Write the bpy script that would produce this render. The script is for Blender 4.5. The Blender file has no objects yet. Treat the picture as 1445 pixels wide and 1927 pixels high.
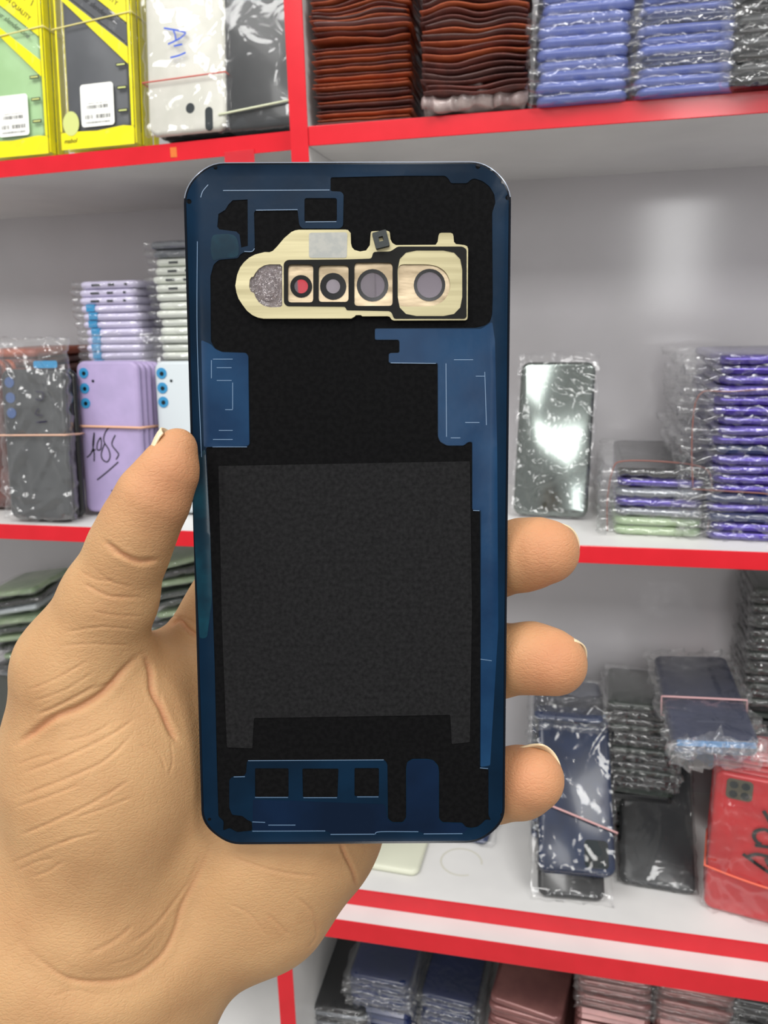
import bpy, bmesh, math, random
import numpy as np
from mathutils import Vector, Matrix, noise, geometry
random.seed(7)
PI = math.pi
scene = bpy.context.scene
COL = scene.collection
scene.view_settings.view_transform = 'Standard'
scene.view_settings.look = 'None'
scene.view_settings.gamma = 1.0
scene.view_settings.use_curve_mapping = False
scene.view_settings.exposure = 0.0
scene.cycles.transparent_max_bounces = 40
scene.cycles.max_bounces = 10

# ---------------------------------------------------------------- camera frame
IW, IH, F = 1445.0, 1927.0, 1448.0
CX, CY = IW / 2, IH / 2
_n = np.array([.025, 1, 373 / F]); _n /= np.linalg.norm(_n)
_d = np.array([6813, 203., -1448]); _d -= _d.dot(_n) * _n; _d /= np.linalg.norm(_d)
_y = np.cross(-_n, _d)
MW = np.array([_d, _y, -_n])            # camera axes (x right, y down, z forward) -> world
CAM = np.array([0, 0, 1.45])
def ray(px, py): return MW @ np.array([(px - CX) / F, (py - CY) / F, 1.0])
def onY(px, py, Y):
    r = ray(px, py); return Vector(CAM + r * (Y / r[1]))
def onZ(px, py, Z):
    r = ray(px, py); return Vector(CAM + r * ((Z - CAM[2]) / r[2]))
M4 = Matrix(((*MW[0], CAM[0]), (*MW[1], CAM[1]), (*MW[2], CAM[2]), (0, 0, 0, 1)))
cam = bpy.data.cameras.new('camera'); camo = bpy.data.objects.new('camera', cam); COL.objects.link(camo)
cam.sensor_fit = 'VERTICAL'; cam.sensor_height = 36; cam.sensor_width = 27
cam.lens = F / IH * 36; cam.clip_start = 0.01; cam.clip_end = 50
camo.matrix_world = M4 @ Matrix(((1, 0, 0, 0), (0, -1, 0, 0), (0, 0, -1, 0), (0, 0, 0, 1)))
cam.dof.use_dof = True; cam.dof.focus_distance = 0.180
cam.dof.aperture_fstop = cam.lens / 1000 / 0.00062
scene.camera = camo

# ---------------------------------------------------------------- materials
def lin(c):
    out = []
    for v in c[:3]:
        v = v / 255
        out.append(v / 12.92 if v <= .04045 else ((v + .055) / 1.055) ** 2.4)
    return (*out, 1)
MATS = {}
def mat(name, rgb, rough=.5, metal=0, spec=.5, coat=0, coat_rough=.1, rgb2=None, nscale=20, ndet=4, nlo=.4, nhi=.6,
        bump=0, bscale=200, bdist=.0005, stretch=None, coords='Object', alpha=1, sss=0, emit=None, trans=0, ior=1.45):
    if name in MATS: return MATS[name]
    m = bpy.data.materials.new(name); m.use_nodes = True; MATS[name] = m
    nt = m.node_tree; N = nt.nodes; L = nt.links
    b = N['Principled BSDF']
    b.inputs['Base Color'].default_value = lin(rgb)
    b.inputs['Roughness'].default_value = rough
    b.inputs['Metallic'].default_value = metal
    b.inputs['Specular IOR Level'].default_value = spec
    b.inputs['Coat Weight'].default_value = coat
    b.inputs['Coat Roughness'].default_value = coat_rough
    b.inputs['Alpha'].default_value = alpha
    b.inputs['IOR'].default_value = ior
    b.inputs['Transmission Weight'].default_value = trans
    if sss:
        b.inputs['Subsurface Weight'].default_value = sss
        b.inputs['Subsurface Radius'].default_value = (1, .35, .2)
        b.inputs['Subsurface Scale'].default_value = .0022
    if rgb2 or bump:
        tc = N.new('ShaderNodeTexCoord'); src = tc.outputs[coords]
        if stretch:
            mp = N.new('ShaderNodeMapping'); mp.inputs['Scale'].default_value = stretch
            L.new(src, mp.inputs['Vector']); src = mp.outputs['Vector']
    if rgb2:
        n = N.new('ShaderNodeTexNoise'); n.inputs['Scale'].default_value = nscale; n.inputs['Detail'].default_value = ndet
        L.new(src, n.inputs['Vector'])
        r = N.new('ShaderNodeValToRGB')
        r.color_ramp.elements[0].position = nlo; r.color_ramp.elements[1].position = nhi
        r.color_ramp.elements[0].color = lin(rgb); r.color_ramp.elements[1].color = lin(rgb2)
        L.new(n.outputs['Fac'], r.inputs['Fac']); L.new(r.outputs['Color'], b.inputs['Base Color'])
    if bump:
        n2 = N.new('ShaderNodeTexNoise'); n2.inputs['Scale'].default_value = bscale; n2.inputs['Detail'].default_value = 3
        L.new(src, n2.inputs['Vector'])
        bp = N.new('ShaderNodeBump'); bp.inputs['Strength'].default_value = bump; bp.inputs['Distance'].default_value = bdist
        L.new(n2.outputs['Fac'], bp.inputs['Height']); L.new(bp.outputs['Normal'], b.inputs['Normal'])
        if coat: L.new(bp.outputs['Normal'], b.inputs['Coat Normal'])
    if emit:
        b.inputs['Emission Color'].default_value = lin(emit[0]); b.inputs['Emission Strength'].default_value = emit[1]
    return m
def filmmat(name, tint=(255, 255, 255), haze=.06, gloss=.16, rough=.12, bump=.5, bscale=60, hazecol=(235, 238, 240)):
    """thin clear plastic film: mostly transparent, a little milky, glossy where it wrinkles"""
    if name in MATS: return MATS[name]
    m = bpy.data.materials.new(name); m.use_nodes = True; MATS[name] = m
    nt = m.node_tree; N = nt.nodes; L = nt.links; N.remove(N['Principled BSDF'])
    out = N['Material Output']
    t = N.new('ShaderNodeBsdfTransparent'); t.inputs[0].default_value = lin(tint)
    d = N.new('ShaderNodeBsdfDiffuse'); d.inputs[0].default_value = lin(hazecol)
    g = N.new('ShaderNodeBsdfGlossy'); g.inputs['Roughness'].default_value = rough; g.inputs[0].default_value = (1, 1, 1, 1)
    tc = N.new('ShaderNodeTexCoord')
    n = N.new('ShaderNodeTexNoise'); n.inputs['Scale'].default_value = bscale; n.inputs['Detail'].default_value = 2
    n.inputs['Distortion'].default_value = 1.2
    L.new(tc.outputs['Object'], n.inputs['Vector'])
    bp = N.new('ShaderNodeBump'); bp.inputs['Strength'].default_value = bump; bp.inputs['Distance'].default_value = .004
    L.new(n.outputs['Fac'], bp.inputs['Height'])
    L.new(bp.outputs['Normal'], g.inputs['Normal'])
    lw = N.new('ShaderNodeLayerWeight'); lw.inputs['Blend'].default_value = .25
    mr = N.new('ShaderNodeMapRange'); mr.inputs['To Min'].default_value = gloss; mr.inputs['To Max'].default_value = min(1, gloss + .28)
    L.new(lw.outputs['Facing'], mr.inputs['Value'])
    m1 = N.new('ShaderNodeMixShader'); m1.inputs[0].default_value = haze
    L.new(t.outputs[0], m1.inputs[1]); L.new(d.outputs[0], m1.inputs[2])
    m2 = N.new('ShaderNodeMixShader'); L.new(mr.outputs[0], m2.inputs[0]); L.new(m1.outputs[0], m2.inputs[1]); L.new(g.outputs[0], m2.inputs[2])
    L.new(m2.outputs[0], out.inputs['Surface'])
    return m

# ---------------------------------------------------------------- objects
def obj(name, me, m=None, parent=None, smooth=False, label=None):
    """link one mesh object"""
    if isinstance(me, bmesh.types.BMesh):
        bm = me; me = bpy.data.meshes.new(name)
        bmesh.ops.recalc_face_normals(bm, faces=bm.faces); bm.to_mesh(me); bm.free()
    o = bpy.data.objects.new(name, me); COL.objects.link(o)
    if m and not me.materials: me.materials.append(m)
    if smooth:
        me.polygons.foreach_set('use_smooth', [True] * len(me.polygons))
    if parent: o.parent = parent
    if label: o['label'] = label
    return o
def sharp(o, deg=40):
    bm = bmesh.new(); bm.from_mesh(o.data)
    for e in bm.edges:
        if len(e.link_faces) == 2 and e.calc_face_angle(0) > math.radians(deg): e.smooth = False
    for f_ in bm.faces: f_.smooth = True
    bm.to_mesh(o.data); bm.free(); return o
def tag(o, label, cat, group=None):
    o['label'] = label; o['category'] = cat
    if group: o['group'] = group
    return o
def thing(name, label, cat, mw=None, group=None):
    o = bpy.data.objects.new(name, None); COL.objects.link(o); o.empty_display_size = .01
    if mw is not None: o.matrix_world = mw
    return tag(o, label, cat, group)
def structure(o): o['kind'] = 'structure'; return o
def dup(root, mw, label, group=None):
    r = root.copy(); COL.objects.link(r); r.matrix_world = mw; r['label'] = label
    if group: r['group'] = group
    for ch in list(root.children):
        c = ch.copy(); COL.objects.link(c); c.parent = r
        for g in list(ch.children):
            e = g.copy(); COL.objects.link(e); e.parent = c
    return r
def box_bm(x0, x1, y0, y1, z0, z1, bev=0, seg=2):
    bm = bmesh.new(); bmesh.ops.create_cube(bm, size=1)
    for v in bm.verts:
        v.co = ((x0 + x1) / 2 + v.co.x * (x1 - x0), (y0 + y1) / 2 + v.co.y * (y1 - y0), (z0 + z1) / 2 + v.co.z * (z1 - z0))
    if bev: bmesh.ops.bevel(bm, geom=bm.edges[:], offset=bev, segments=seg, affect='EDGES', profile=.5)
    return bm
def rrect(w, h, r, n=6, cx=0, cy=0):
    pts = []
    for (sx, sy, a0) in ((1, 1, 0), (-1, 1, 90), (-1, -1, 180), (1, -1, 270)):
        for i in range(n + 1):
            a = math.radians(a0 + 90 * i / n)
            pts.append((cx + sx * (w / 2 - r) + r * math.cos(a), cy + sy * (h / 2 - r) + r * math.sin(a)))
    return pts
def loft(rings, cap=True):
    """rings: lists of 3-D points with equal counts, joined in order and capped"""
    bm = bmesh.new(); vs = [[bm.verts.new(p) for p in r] for r in rings]; n = len(rings[0])
    for a, b in zip(vs, vs[1:]):
        for i in range(n): bm.faces.new((a[i], a[(i + 1) % n], b[(i + 1) % n], b[i]))
    if cap: bm.faces.new(vs[0][::-1]); bm.faces.new(vs[-1])
    return bm
def slab_bm(w, h, t, r, e=None, n=6, k=3):
    """rounded-corner slab in the XY plane, z 0..t, with rounded edges of radius e"""
    e = e if e is not None else t * .45
    rings = []
    for i in range(k + 1):
        a = PI / 2 * i / k; ins = e * (1 - math.sin(a)); z = e * (1 - math.cos(a))
        rings.append([(x, y, z) for x, y in rrect(w - 2 * ins, h - 2 * ins, max(r - ins, .0005), n)])
    for i in range(k + 1):
        a = PI / 2 * i / k; ins = e * (1 - math.cos(a)); z = t - e + e * math.sin(a)
        rings.append([(x, y, z) for x, y in rrect(w - 2 * ins, h - 2 * ins, max(r - ins, .0005), n)])
    return loft(rings)
def tube_bm(pts, r, n=8, closed=False):
    bm = bmesh.new(); P = [Vector(p) for p in pts]; rings = []
    m = len(P); up0 = Vector((.123, .456, .88)).normalized()
    for i, p in enumerate(P):
        a = P[(i - 1) % m] if (closed or i > 0) else p; b = P[(i + 1) % m] if (closed or i < m - 1) else p
        t = (b - a).normalized(); s = t.cross(up0).normalized(); u = s.cross(t)
        rr = r[i] if isinstance(r, (list, tuple)) else r
        rings.append([bm.verts.new(p + (s * math.cos(2 * PI * k / n) + u * math.sin(2 * PI * k / n)) * rr) for k in range(n)])
    pairs = list(zip(rings, rings[1:])) + ([(rings[-1], rings[0])] if closed else [])
    for a, b in pairs:
        for k in range(n): bm.faces.new((a[k], a[(k + 1) % n], b[(k + 1) % n], b[k]))
    if not closed: bm.faces.new(rings[0][::-1]); bm.faces.new(rings[-1])
    return bm
def smoothpath(pts, k=6):
    """Catmull-Rom through pts"""
    P = [Vector(p) for p in pts]; out = []
    for i in range(len(P) - 1):
        p0 = P[max(i - 1, 0)]; p1 = P[i]; p2 = P[i + 1]; p3 = P[min(i + 2, len(P) - 1)]
        for j in range(k):
            t = j / k
            out.append(.5 * ((2 * p1) + (p2 - p0) * t + (2 * p0 - 5 * p1 + 4 * p2 - p3) * t * t + (3 * p1 - p0 - 3 * p2 + p3) * t ** 3))
    out.append(P[-1]); return out
def ribbon_bm(strokes, w, z=0, th=.0001):
    """flat pen strokes in the XY plane; strokes = lists of (x, y[, width factor])"""
    bm = bmesh.new()
    for st in strokes:
        P = smoothpath([(p[0], p[1], 0) for p in st], 5) if len(st) > 2 else [Vector((p[0], p[1], 0)) for p in st]
        prev = None
        for i, p in enumerate(P):
            a = P[max(i - 1, 0)]; b = P[min(i + 1, len(P) - 1)]; t = (b - a).normalized(); s = Vector((-t.y, t.x, 0)) * w / 2
            cur = [bm.verts.new((q.x, q.y, zz)) for q in (p + s, p - s) for zz in (z, z + th)]
            if prev:
                bm.faces.new((prev[1], prev[3], cur[3], cur[1])); bm.faces.new((prev[0], cur[0], cur[2], prev[2]))
                bm.faces.new((prev[0], prev[1], cur[1], cur[0])); bm.faces.new((prev[2], cur[2], cur[3], prev[3]))
            prev = cur
    return bm
def text_mesh(s, size, shear=0, spacing=1, align='LEFT'):
    c = bpy.data.curves.new('lettering', 'FONT'); c.body = s; c.size = size; c.shear = shear; c.space_character = spacing; c.align_x = align
    c.extrude = .00004
    o = bpy.data.objects.new('tmp_text', c); COL.objects.link(o)
    dg = bpy.context.evaluated_depsgraph_get(); me = bpy.data.meshes.new_from_object(o.evaluated_get(dg))
    bpy.data.objects.remove(o); bpy.data.curves.remove(c); me.materials.clear(); me.name = 'lettering'; return me
def T(x, y, z): return Matrix.Translation((x, y, z))
def Rx(a): return Matrix.Rotation(math.radians(a), 4, 'X')
def Ry(a): return Matrix.Rotation(math.radians(a), 4, 'Y')
def Rz(a): return Matrix.Rotation(math.radians(a), 4, 'Z')
# ---------------------------------------------------------------- light
w = bpy.data.worlds.new('world'); scene.world = w; w.use_nodes = True
w.node_tree.nodes['Background'].inputs[0].default_value = (1, .985, .97, 1)
w.node_tree.nodes['Background'].inputs[1].default_value = .5
def area(name, loc, target, sx, sy, power, color=(1, 1, 1)):
    l = bpy.data.lights.new(name, 'AREA'); l.shape = 'RECTANGLE'; l.size = sx; l.size_y = sy; l.energy = power; l.color = color
    o = bpy.data.objects.new(name, l); COL.objects.link(o); o.location = loc
    o.rotation_euler = (Vector(target) - Vector(loc)).to_track_quat('-Z', 'Y').to_euler(); return o
area('ceiling_panel_light', (-.75, -.35, 2.7), (-.5, .2, .9), .9, .6, 17, (1, .99, .97))
area('ceiling_panel_light', (.75, -.25, 2.7), (.5, .3, .9), .6, .6, 17, (1, .99, .97))
area('ceiling_panel_light', (-.2, -1.7, 2.7), (-.1, .2, 1.1), 1.2, .4, 24, (1, .99, .97))
area('wall_lamp_light', (.52, -2.0, 1.82), (.12, .8, 1.5), .22, .75, 7, (1, 1, 1))
# ---------------------------------------------------------------- hand (millimetres in the camera's axes, then one rigid move)
def pc(px, py, Z): return np.array([(px - CX) * Z / F, (py - CY) * Z / F, Z])
def build_hand():
    vox = .62
    lo = np.array([-112., -40., 150.]); hi = np.array([52., 158., 240.])
    dims = np.ceil((hi - lo) / vox).astype(int)
    xs = (lo[0] + vox * np.arange(dims[0])).astype(np.float32)[:, None, None]
    ys = (lo[1] + vox * np.arange(dims[1])).astype(np.float32)[None, :, None]
    zs = (lo[2] + vox * np.arange(dims[2])).astype(np.float32)[None, None, :]
    def cone(a, ra, b, rb, sl):
        a = np.asarray(a); b = np.asarray(b); ab = b - a; L2 = ab.dot(ab)
        X, Y, Z = xs[sl[0]] - a[0], ys[:, sl[1]] - a[1], zs[:, :, sl[2]] - a[2]
        t = np.clip((X * ab[0] + Y * ab[1] + Z * ab[2]) / L2, 0, 1)
        d = np.sqrt((X - t * ab[0]) ** 2 + (Y - t * ab[1]) ** 2 + (Z - t * ab[2]) ** 2)
        return d - (ra + (rb - ra) * t)
    def ell(c, R, ax, sl):
        c = np.asarray(c); A = np.array([np.array(v, float) / np.linalg.norm(v) for v in ax])
        X, Y, Z = xs[sl[0]] - c[0], ys[:, sl[1]] - c[1], zs[:, :, sl[2]] - c[2]
        q = [X * A[i][0] + Y * A[i][1] + Z * A[i][2] for i in range(3)]
        k0 = np.sqrt(sum((q[i] / R[i]) ** 2 for i in range(3))) + 1e-6
        k1 = np.sqrt(sum((q[i] / R[i] ** 2) ** 2 for i in range(3))) + 1e-6
        return k0 * (k0 - 1) / k1
    def smin(a, b, k):
        h = np.clip(.5 + .5 * (b - a) / k, 0, 1)
        return b + (a - b) * h - k * h * (1 - h)
    D = np.full(tuple(dims), 60., np.float32)
    def bounds(c0, c1, m):
        s = []
        for i in range(3):
            a = int(max(0, (c0[i] - m - lo[i]) / vox)); b = int(min(dims[i], (c1[i] + m - lo[i]) / vox + 1))
            s.append(slice(a, max(b, a + 1)))
        return s
    def add(G, fn, c0, c1, m, k):
        sl = bounds(np.minimum(c0, c1), np.maximum(c0, c1), m)
        sub = G[sl[0], sl[1], sl[2]]
        G[sl[0], sl[1], sl[2]] = smin(sub, fn(sl), k)
    def chain(G, pts, k=3.0):
        """pts: (px, py, Z, r in px)"""
        P = [(pc(a, b, z), r * z / F) for a, b, z, r in pts]
        for (a, ra), (b, rb) in zip(P, P[1:]):
            add(G, lambda sl, a=a, ra=ra, b=b, rb=rb: cone(a, ra, b, rb, sl), a, b, max(ra, rb) + 14, k)
    def blob(G, px, py, Z, rx, ry, rzmm, rot=0, k=8):
        c = pc(px, py, Z); s = Z / F; a = math.radians(rot)
        ax = [(math.cos(a), math.sin(a), 0), (-math.sin(a), math.cos(a), 0), (0, 0, 1)]
        R = (rx * s, ry * s, rzmm); m = max(R) + 14
        add(G, lambda sl: ell(c, R, ax, sl), c, c, m, k)
    # palm, thenar, heel
    HAND_PALM(D, chain, blob)
    for ch in HAND_FINGERS:
        G = np.full(tuple(dims), 60., np.float32); chain(G, ch, 2.5)
        m = G < 30
        D[m] = smin(D[m], G[m], ch_k.get(id(ch), 4.0)); del G
    # surface nets
    ins = D < 0
    c = [(i, j, k) for i in (0, 1) for j in (0, 1) for k in (0, 1)]
    n0, n1, n2 = dims - 1
    corner = lambda A, o: A[o[0]:o[0] + n0, o[1]:o[1] + n1, o[2]:o[2] + n2]
    cnt = sum(corner(ins, o).astype(np.int8) for o in c)
    act = (cnt > 0) & (cnt < 8); idx = np.argwhere(act)
    vid = -np.ones(act.shape, np.int32); vid[act] = np.arange(len(idx))
    pos = np.zeros((len(idx), 3)); w = np.zeros(len(idx))
    val = {o: D[idx[:, 0] + o[0], idx[:, 1] + o[1], idx[:, 2] + o[2]] for o in c}
    for o in c:
        for ax in range(3):
            if o[ax] == 0:
                q = list(o); q[ax] = 1; q = tuple(q); a, b = val[o], val[q]
                s = (a < 0) != (b < 0); t = np.where(s, a / np.where(s, a - b, 1), 0)
                p = np.tile(np.array(o, float), (len(idx), 1)); p[:, ax] += t
                pos[s] += p[s]; w[s] += 1
    V = (idx + pos / w[:, None]) * vox + lo
    faces = []
    for ax in range(3):
        a1, a2 = (ax + 1) % 3, (ax + 2) % 3
        s0 = [slice(1, -1)] * 3; s0[ax] = slice(0, -1); s1 = list(s0); s1[ax] = slice(1, None)
        A, B = ins[tuple(s0)], ins[tuple(s1)]
        e = np.argwhere(A != B); fl = A[A != B]
        off = np.ones(3, int); off[ax] = 0; e = e + off
        q = []
        for d1, d2 in ((-1, -1), (0, -1), (0, 0), (-1, 0)):
            g = e.copy(); g[:, a1] += d1; g[:, a2] += d2
            q.append(vid[g[:, 0].clip(0, n0 - 1), g[:, 1].clip(0, n1 - 1), g[:, 2].clip(0, n2 - 1)])
        q = np.stack(q, 1); q[~fl] = q[~fl][:, ::-1]; faces.append(q)
    Q = np.concatenate(faces); Q = Q[(Q >= 0).all(1)]
    # light smoothing
    for it in range(4):
        S = np.zeros_like(V); C = np.zeros(len(V))
        for i in range(4):
            np.add.at(S, Q[:, i], V[Q[:, (i + 1) % 4]]); np.add.at(C, Q[:, i], 1)
            np.add.at(S, Q[:, i], V[Q[:, (i - 1) % 4]]); np.add.at(C, Q[:, i], 1)
        V = V * .45 + .55 * S / C[:, None].clip(1)
    fn = np.cross(V[Q[:, 2]] - V[Q[:, 0]], V[Q[:, 3]] - V[Q[:, 1]])
    N = np.zeros_like(V)
    for i in range(4): np.add.at(N, Q[:, i], fn)
    N /= np.linalg.norm(N, axis=1)[:, None].clip(1e-9)
    return V, Q, N
HAND_FINGERS = [
    [(150, 1250, 186, 104), (206, 1125, 181, 87), (244, 1030, 177, 73), (264, 985, 175, 69), (290, 935, 173, 66), (318, 885, 172, 53), (334, 842, 172, 37)],
    [(410, 1310, 206, 84), (352, 1256, 206, 76), (424, 1158, 206, 79), (482, 1015, 206, 71), (520, 890, 205, 65), (540, 800, 202, 56)],
    [(520, 1250, 208, 84), (580, 1180, 209, 80), (800, 1110, 208, 67), (925, 1058, 194, 66), (985, 1044, 187, 66), (1020, 1038, 183, 60), (1035, 1038, 182, 53)],
    [(560, 1340, 208, 84), (650, 1290, 209, 76), (830, 1262, 208, 66), (930, 1243, 195, 68), (1000, 1238, 188, 64), (1038, 1246, 185, 58), (1048, 1250, 184, 54)],
    [(560, 1440, 210, 84), (690, 1440, 210, 68), (850, 1480, 209, 62), (930, 1480, 201, 63), (978, 1472, 195, 64), (1003, 1466, 191, 58)],
]
ch_k = {id(HAND_FINGERS[0]): 8.0, id(HAND_FINGERS[1]): 6.0, id(HAND_FINGERS[2]): 5.0, id(HAND_FINGERS[3]): 5.0, id(HAND_FINGERS[4]): 5.0}
def HAND_PALM(D, chain, blob):
    blob(D, 212, 1450, 197, 188, 255, 27, 8, 10)          # thenar
    blob(D, 150, 1750, 200, 225, 260, 26, 0, 12)          # heel, thumb side
    blob(D, 430, 1620, 212, 195, 255, 22, 40, 10)         # heel, little-finger side
    chain(D, [(152, 1262, 189, 110), (172, 1400, 195, 148)], 10)
    chain(D, [(380, 1330, 210, 100), (480, 1560, 212, 125)], 12)
    chain(D, [(520, 1260, 211, 90), (560, 1520, 212, 110)], 12)
    chain(D, [(572, 1600, 212, 112), (506, 1688, 212, 122)], 8)
    chain(D, [(640, 1330, 211, 85), (612, 1530, 211, 105)], 12)
    chain(D, [(150, 1800, 205, 190), (130, 2100, 205, 220)], 16)
    chain(D, [(275, 1765, 211, 150), (150, 2080, 208, 190)], 16)
HAND_CREASES = [  # (depth mm, width mm, pixel polyline)
    (.75, 1.1, [(196, 1018), (232, 1045), (262, 1058), (298, 1054)]),
    (.3, .8, [(202, 1036), (250, 1050), (291, 1050)]),
    (.4, .8, [(160, 1098), (173, 1107), (208, 1122), (274, 1125)]),
    (.2, .7, [(182, 1075), (210, 1095), (250, 1105)]),
    (.2, .7, [(175, 1150), (215, 1158), (270, 1160)]),
    (1.0, 1.5, [(268, 1228), (226, 1274), (196, 1304), (149, 1333), (101, 1351), (60, 1381), (30, 1402)]),
    (.35, .9, [(225, 1285), (170, 1300), (110, 1330), (70, 1345)]),
    (1.0, 1.3, [(272, 1232), (284, 1262), (286, 1300), (303, 1333), (321, 1375), (335, 1395)]),
    (.9, 1.2, [(318, 1180), (336, 1167), (352, 1184), (375, 1200)]),
    (.3, .8, [(320, 1160), (345, 1162), (370, 1175)]),
    (.35, .75, [(36, 1458), (119, 1426), (202, 1387), (256, 1351)]),
    (.35, .75, [(33, 1500), (113, 1470), (196, 1432), (250, 1381)]),
    (.3, .7, [(28, 1520), (89, 1500), (150, 1476)]),
    (.35, .75, [(36, 1572), (89, 1551), (178, 1509), (250, 1464)]),
    (.25, .7, [(20, 1625), (80, 1600), (150, 1572)]),
    (.25, .7, [(60, 1650), (90, 1640), (120, 1620)]),
    (.5, 1.3, [(397, 1590), (375, 1643), (345, 1709), (333, 1756), (307, 1804), (250, 1845), (173, 1854), (113, 1840), (36, 1774)]),
    (.35, 1.0, [(380, 1600), (360, 1655), (330, 1700), (290, 1745), (240, 1780)]),
    (2.0, 9.0, [(410, 1560), (390, 1630), (352, 1715), (335, 1765), (300, 1812), (240, 1848), (170, 1862), (110, 1850), (30, 1790)]),
    (1.0, 7.0, [(275, 1235), (226, 1276), (196, 1304), (149, 1333), (101, 1351)]),
    (.3, 1.0, [(165, 1795), (215, 1770), (250, 1740)]),
    (.7, 1.0, [(640, 1585), (650, 1610), (664, 1640), (672, 1668)]),
    (.3, .9, [(560, 1690), (590, 1720), (600, 1760)]),
    (.25, .9, [(500, 1718), (530, 1746), (545, 1760)]),
    (.25, .8, [(430, 1610), (520, 1640), (600, 1650)]),
    (.3, .6, [(70, 1345), (130, 1318), (190, 1285)]), (.25, .6, [(50, 1300), (110, 1275), (170, 1240)]), (.25, .6, [(60, 1320), (120, 1300), (180, 1262)]),
    (.22, .6, [(120, 1190), (190, 1180), (255, 1185)]), (.2, .6, [(110, 1215), (180, 1212), (250, 1215)]), (.2, .6, [(150, 1075), (180, 1090), (215, 1094)]),
    (.25, .6, [(30, 1440), (70, 1425), (105, 1418)]), (.25, .6, [(120, 1395), (165, 1385), (210, 1360)]), (.22, .6, [(260, 1400), (300, 1420), (310, 1450)]),
    (.25, .6, [(140, 1540), (200, 1520), (250, 1500)]), (.22, .6, [(30, 1640), (70, 1622), (100, 1615)]), (.22, .6, [(110, 1590), (150, 1575), (190, 1565)]),
    (.3, .7, [(300, 1300), (310, 1345), (335, 1380)]), (.22, .6, [(320, 1395), (325, 1430), (318, 1460)]), (.22, .7, [(430, 1700), (470, 1720), (500, 1760)]),
    (.25, .7, [(590, 1730), (596, 1760), (580, 1785)]), (.2, .6, [(90, 1880), (140, 1870), (190, 1880)]), (.2, .7, [(200, 1820), (260, 1800), (300, 1760)]),
]
HV, HQ, HN = build_hand()
def crease(V, N):
    u = V[:, 0] / V[:, 2] * F + CX; v = V[:, 1] / V[:, 2] * F + CY; s = V[:, 2] / F
    front = N[:, 2] < .25
    dis = np.zeros(len(V)); fine = np.zeros(len(V))
    for dep, wid, pl in HAND_CREASES:
        wid = wid * .5; dep = dep * (.85 if dep > .45 else .62)
        P = [np.array(p[:2]) for p in smoothpath([(a, b, 0) for a, b in pl], 5)]
        P = [np.array([q[0], q[1]]) for q in P]
        best = np.full(len(V), 1e9); tt = np.zeros(len(V))
        for i, (a, b) in enumerate(zip(P, P[1:])):
            ab = b - a; t = np.clip(((u - a[0]) * ab[0] + (v - a[1]) * ab[1]) / max(ab.dot(ab), 1e-6), 0, 1)
            d = np.hypot(u - a[0] - t * ab[0], v - a[1] - t * ab[1])
            m = d < best; best[m] = d[m]; tt[m] = (i + t[m]) / (len(P) - 1)
        mm = best * s; end = np.clip(np.minimum(tt, 1 - tt) * 6, .15, 1)
        g = np.exp(-(mm / wid) ** 2) * dep - .12 * dep * np.exp(-((mm - 2.2 * wid) / (1.3 * wid)) ** 2)
        dis += np.where(front, g * end, 0)
        if wid < 3: fine += np.where(front, g * end, 0)
    global CREASE_D
    CREASE_D = np.clip(fine, 0, 1)
    return V - N * dis[:, None]
def subdivide(V, Q, N):
    n = len(V); E = np.stack([Q, np.roll(Q, -1, 1)], 2).reshape(-1, 2); E.sort(1)
    u, inv = np.unique(E, axis=0, return_inverse=True); inv = inv.reshape(-1, 4)
    mid = (V[u[:, 0]] + V[u[:, 1]]) / 2; fc = V[Q].mean(1)
    m = n + inv; c_ = n + len(u) + np.arange(len(Q)); out = []
    for i in range(4): out.append(np.stack([Q[:, i], m[:, i], c_, m[:, i - 1]], 1))
    Q2 = np.concatenate(out); V2 = np.concatenate([V, mid, fc])
    nm = (N[u[:, 0]] + N[u[:, 1]]); nf = N[Q].sum(1); N2 = np.concatenate([N, nm, nf]); N2 /= np.linalg.norm(N2, axis=1)[:, None].clip(1e-9)
    S = np.zeros_like(V2); C = np.zeros(len(V2))
    for i in range(4):
        np.add.at(S, Q2[:, i], V2[Q2[:, (i + 1) % 4]]); np.add.at(C, Q2[:, i], 1)
    return V2 * .5 + .5 * S / C[:, None].clip(1), Q2, N2
HV, HQ, HN = subdivide(HV, HQ, HN)
HV = crease(HV, HN)
me = bpy.data.meshes.new('hand')
me.from_pydata((HV / 1000).tolist(), [], HQ.tolist()); me.update()
SKIN = mat('skin', (186, 148, 106), rough=.56, spec=.25, sss=.22, rgb2=(166, 126, 88), nscale=60, ndet=8, nlo=.3, nhi=.8, bump=.30, bscale=2300, bdist=.0004)
nt = SKIN.node_tree; N_ = nt.nodes; L_ = nt.links; bs = N_['Principled BSDF']
tc_ = N_.new('ShaderNodeTexCoord'); mp_ = N_.new('ShaderNodeMapping'); mp_.inputs['Rotation'].default_value = (0, 0, math.radians(-62)); mp_.inputs['Scale'].default_value = (420, 1150, 600)
L_.new(tc_.outputs['Object'], mp_.inputs['Vector'])
vo = N_.new('ShaderNodeTexVoronoi'); vo.feature = 'DISTANCE_TO_EDGE'; vo.inputs['Scale'].default_value = 1; L_.new(mp_.outputs['Vector'], vo.inputs['Vector'])
mr_ = N_.new('ShaderNodeMapRange'); mr_.inputs['From Max'].default_value = .16; L_.new(vo.outputs['Distance'], mr_.inputs['Value'])
old = bs.inputs['Normal'].links[0].from_node
b2_ = N_.new('ShaderNodeBump'); b2_.inputs['Strength'].default_value = .22; b2_.inputs['Distance'].default_value = .00022
L_.new(mr_.outputs[0], b2_.inputs['Height']); L_.new(old.outputs['Normal'], b2_.inputs['Normal']); L_.new(b2_.outputs['Normal'], bs.inputs['Normal'])
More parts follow.
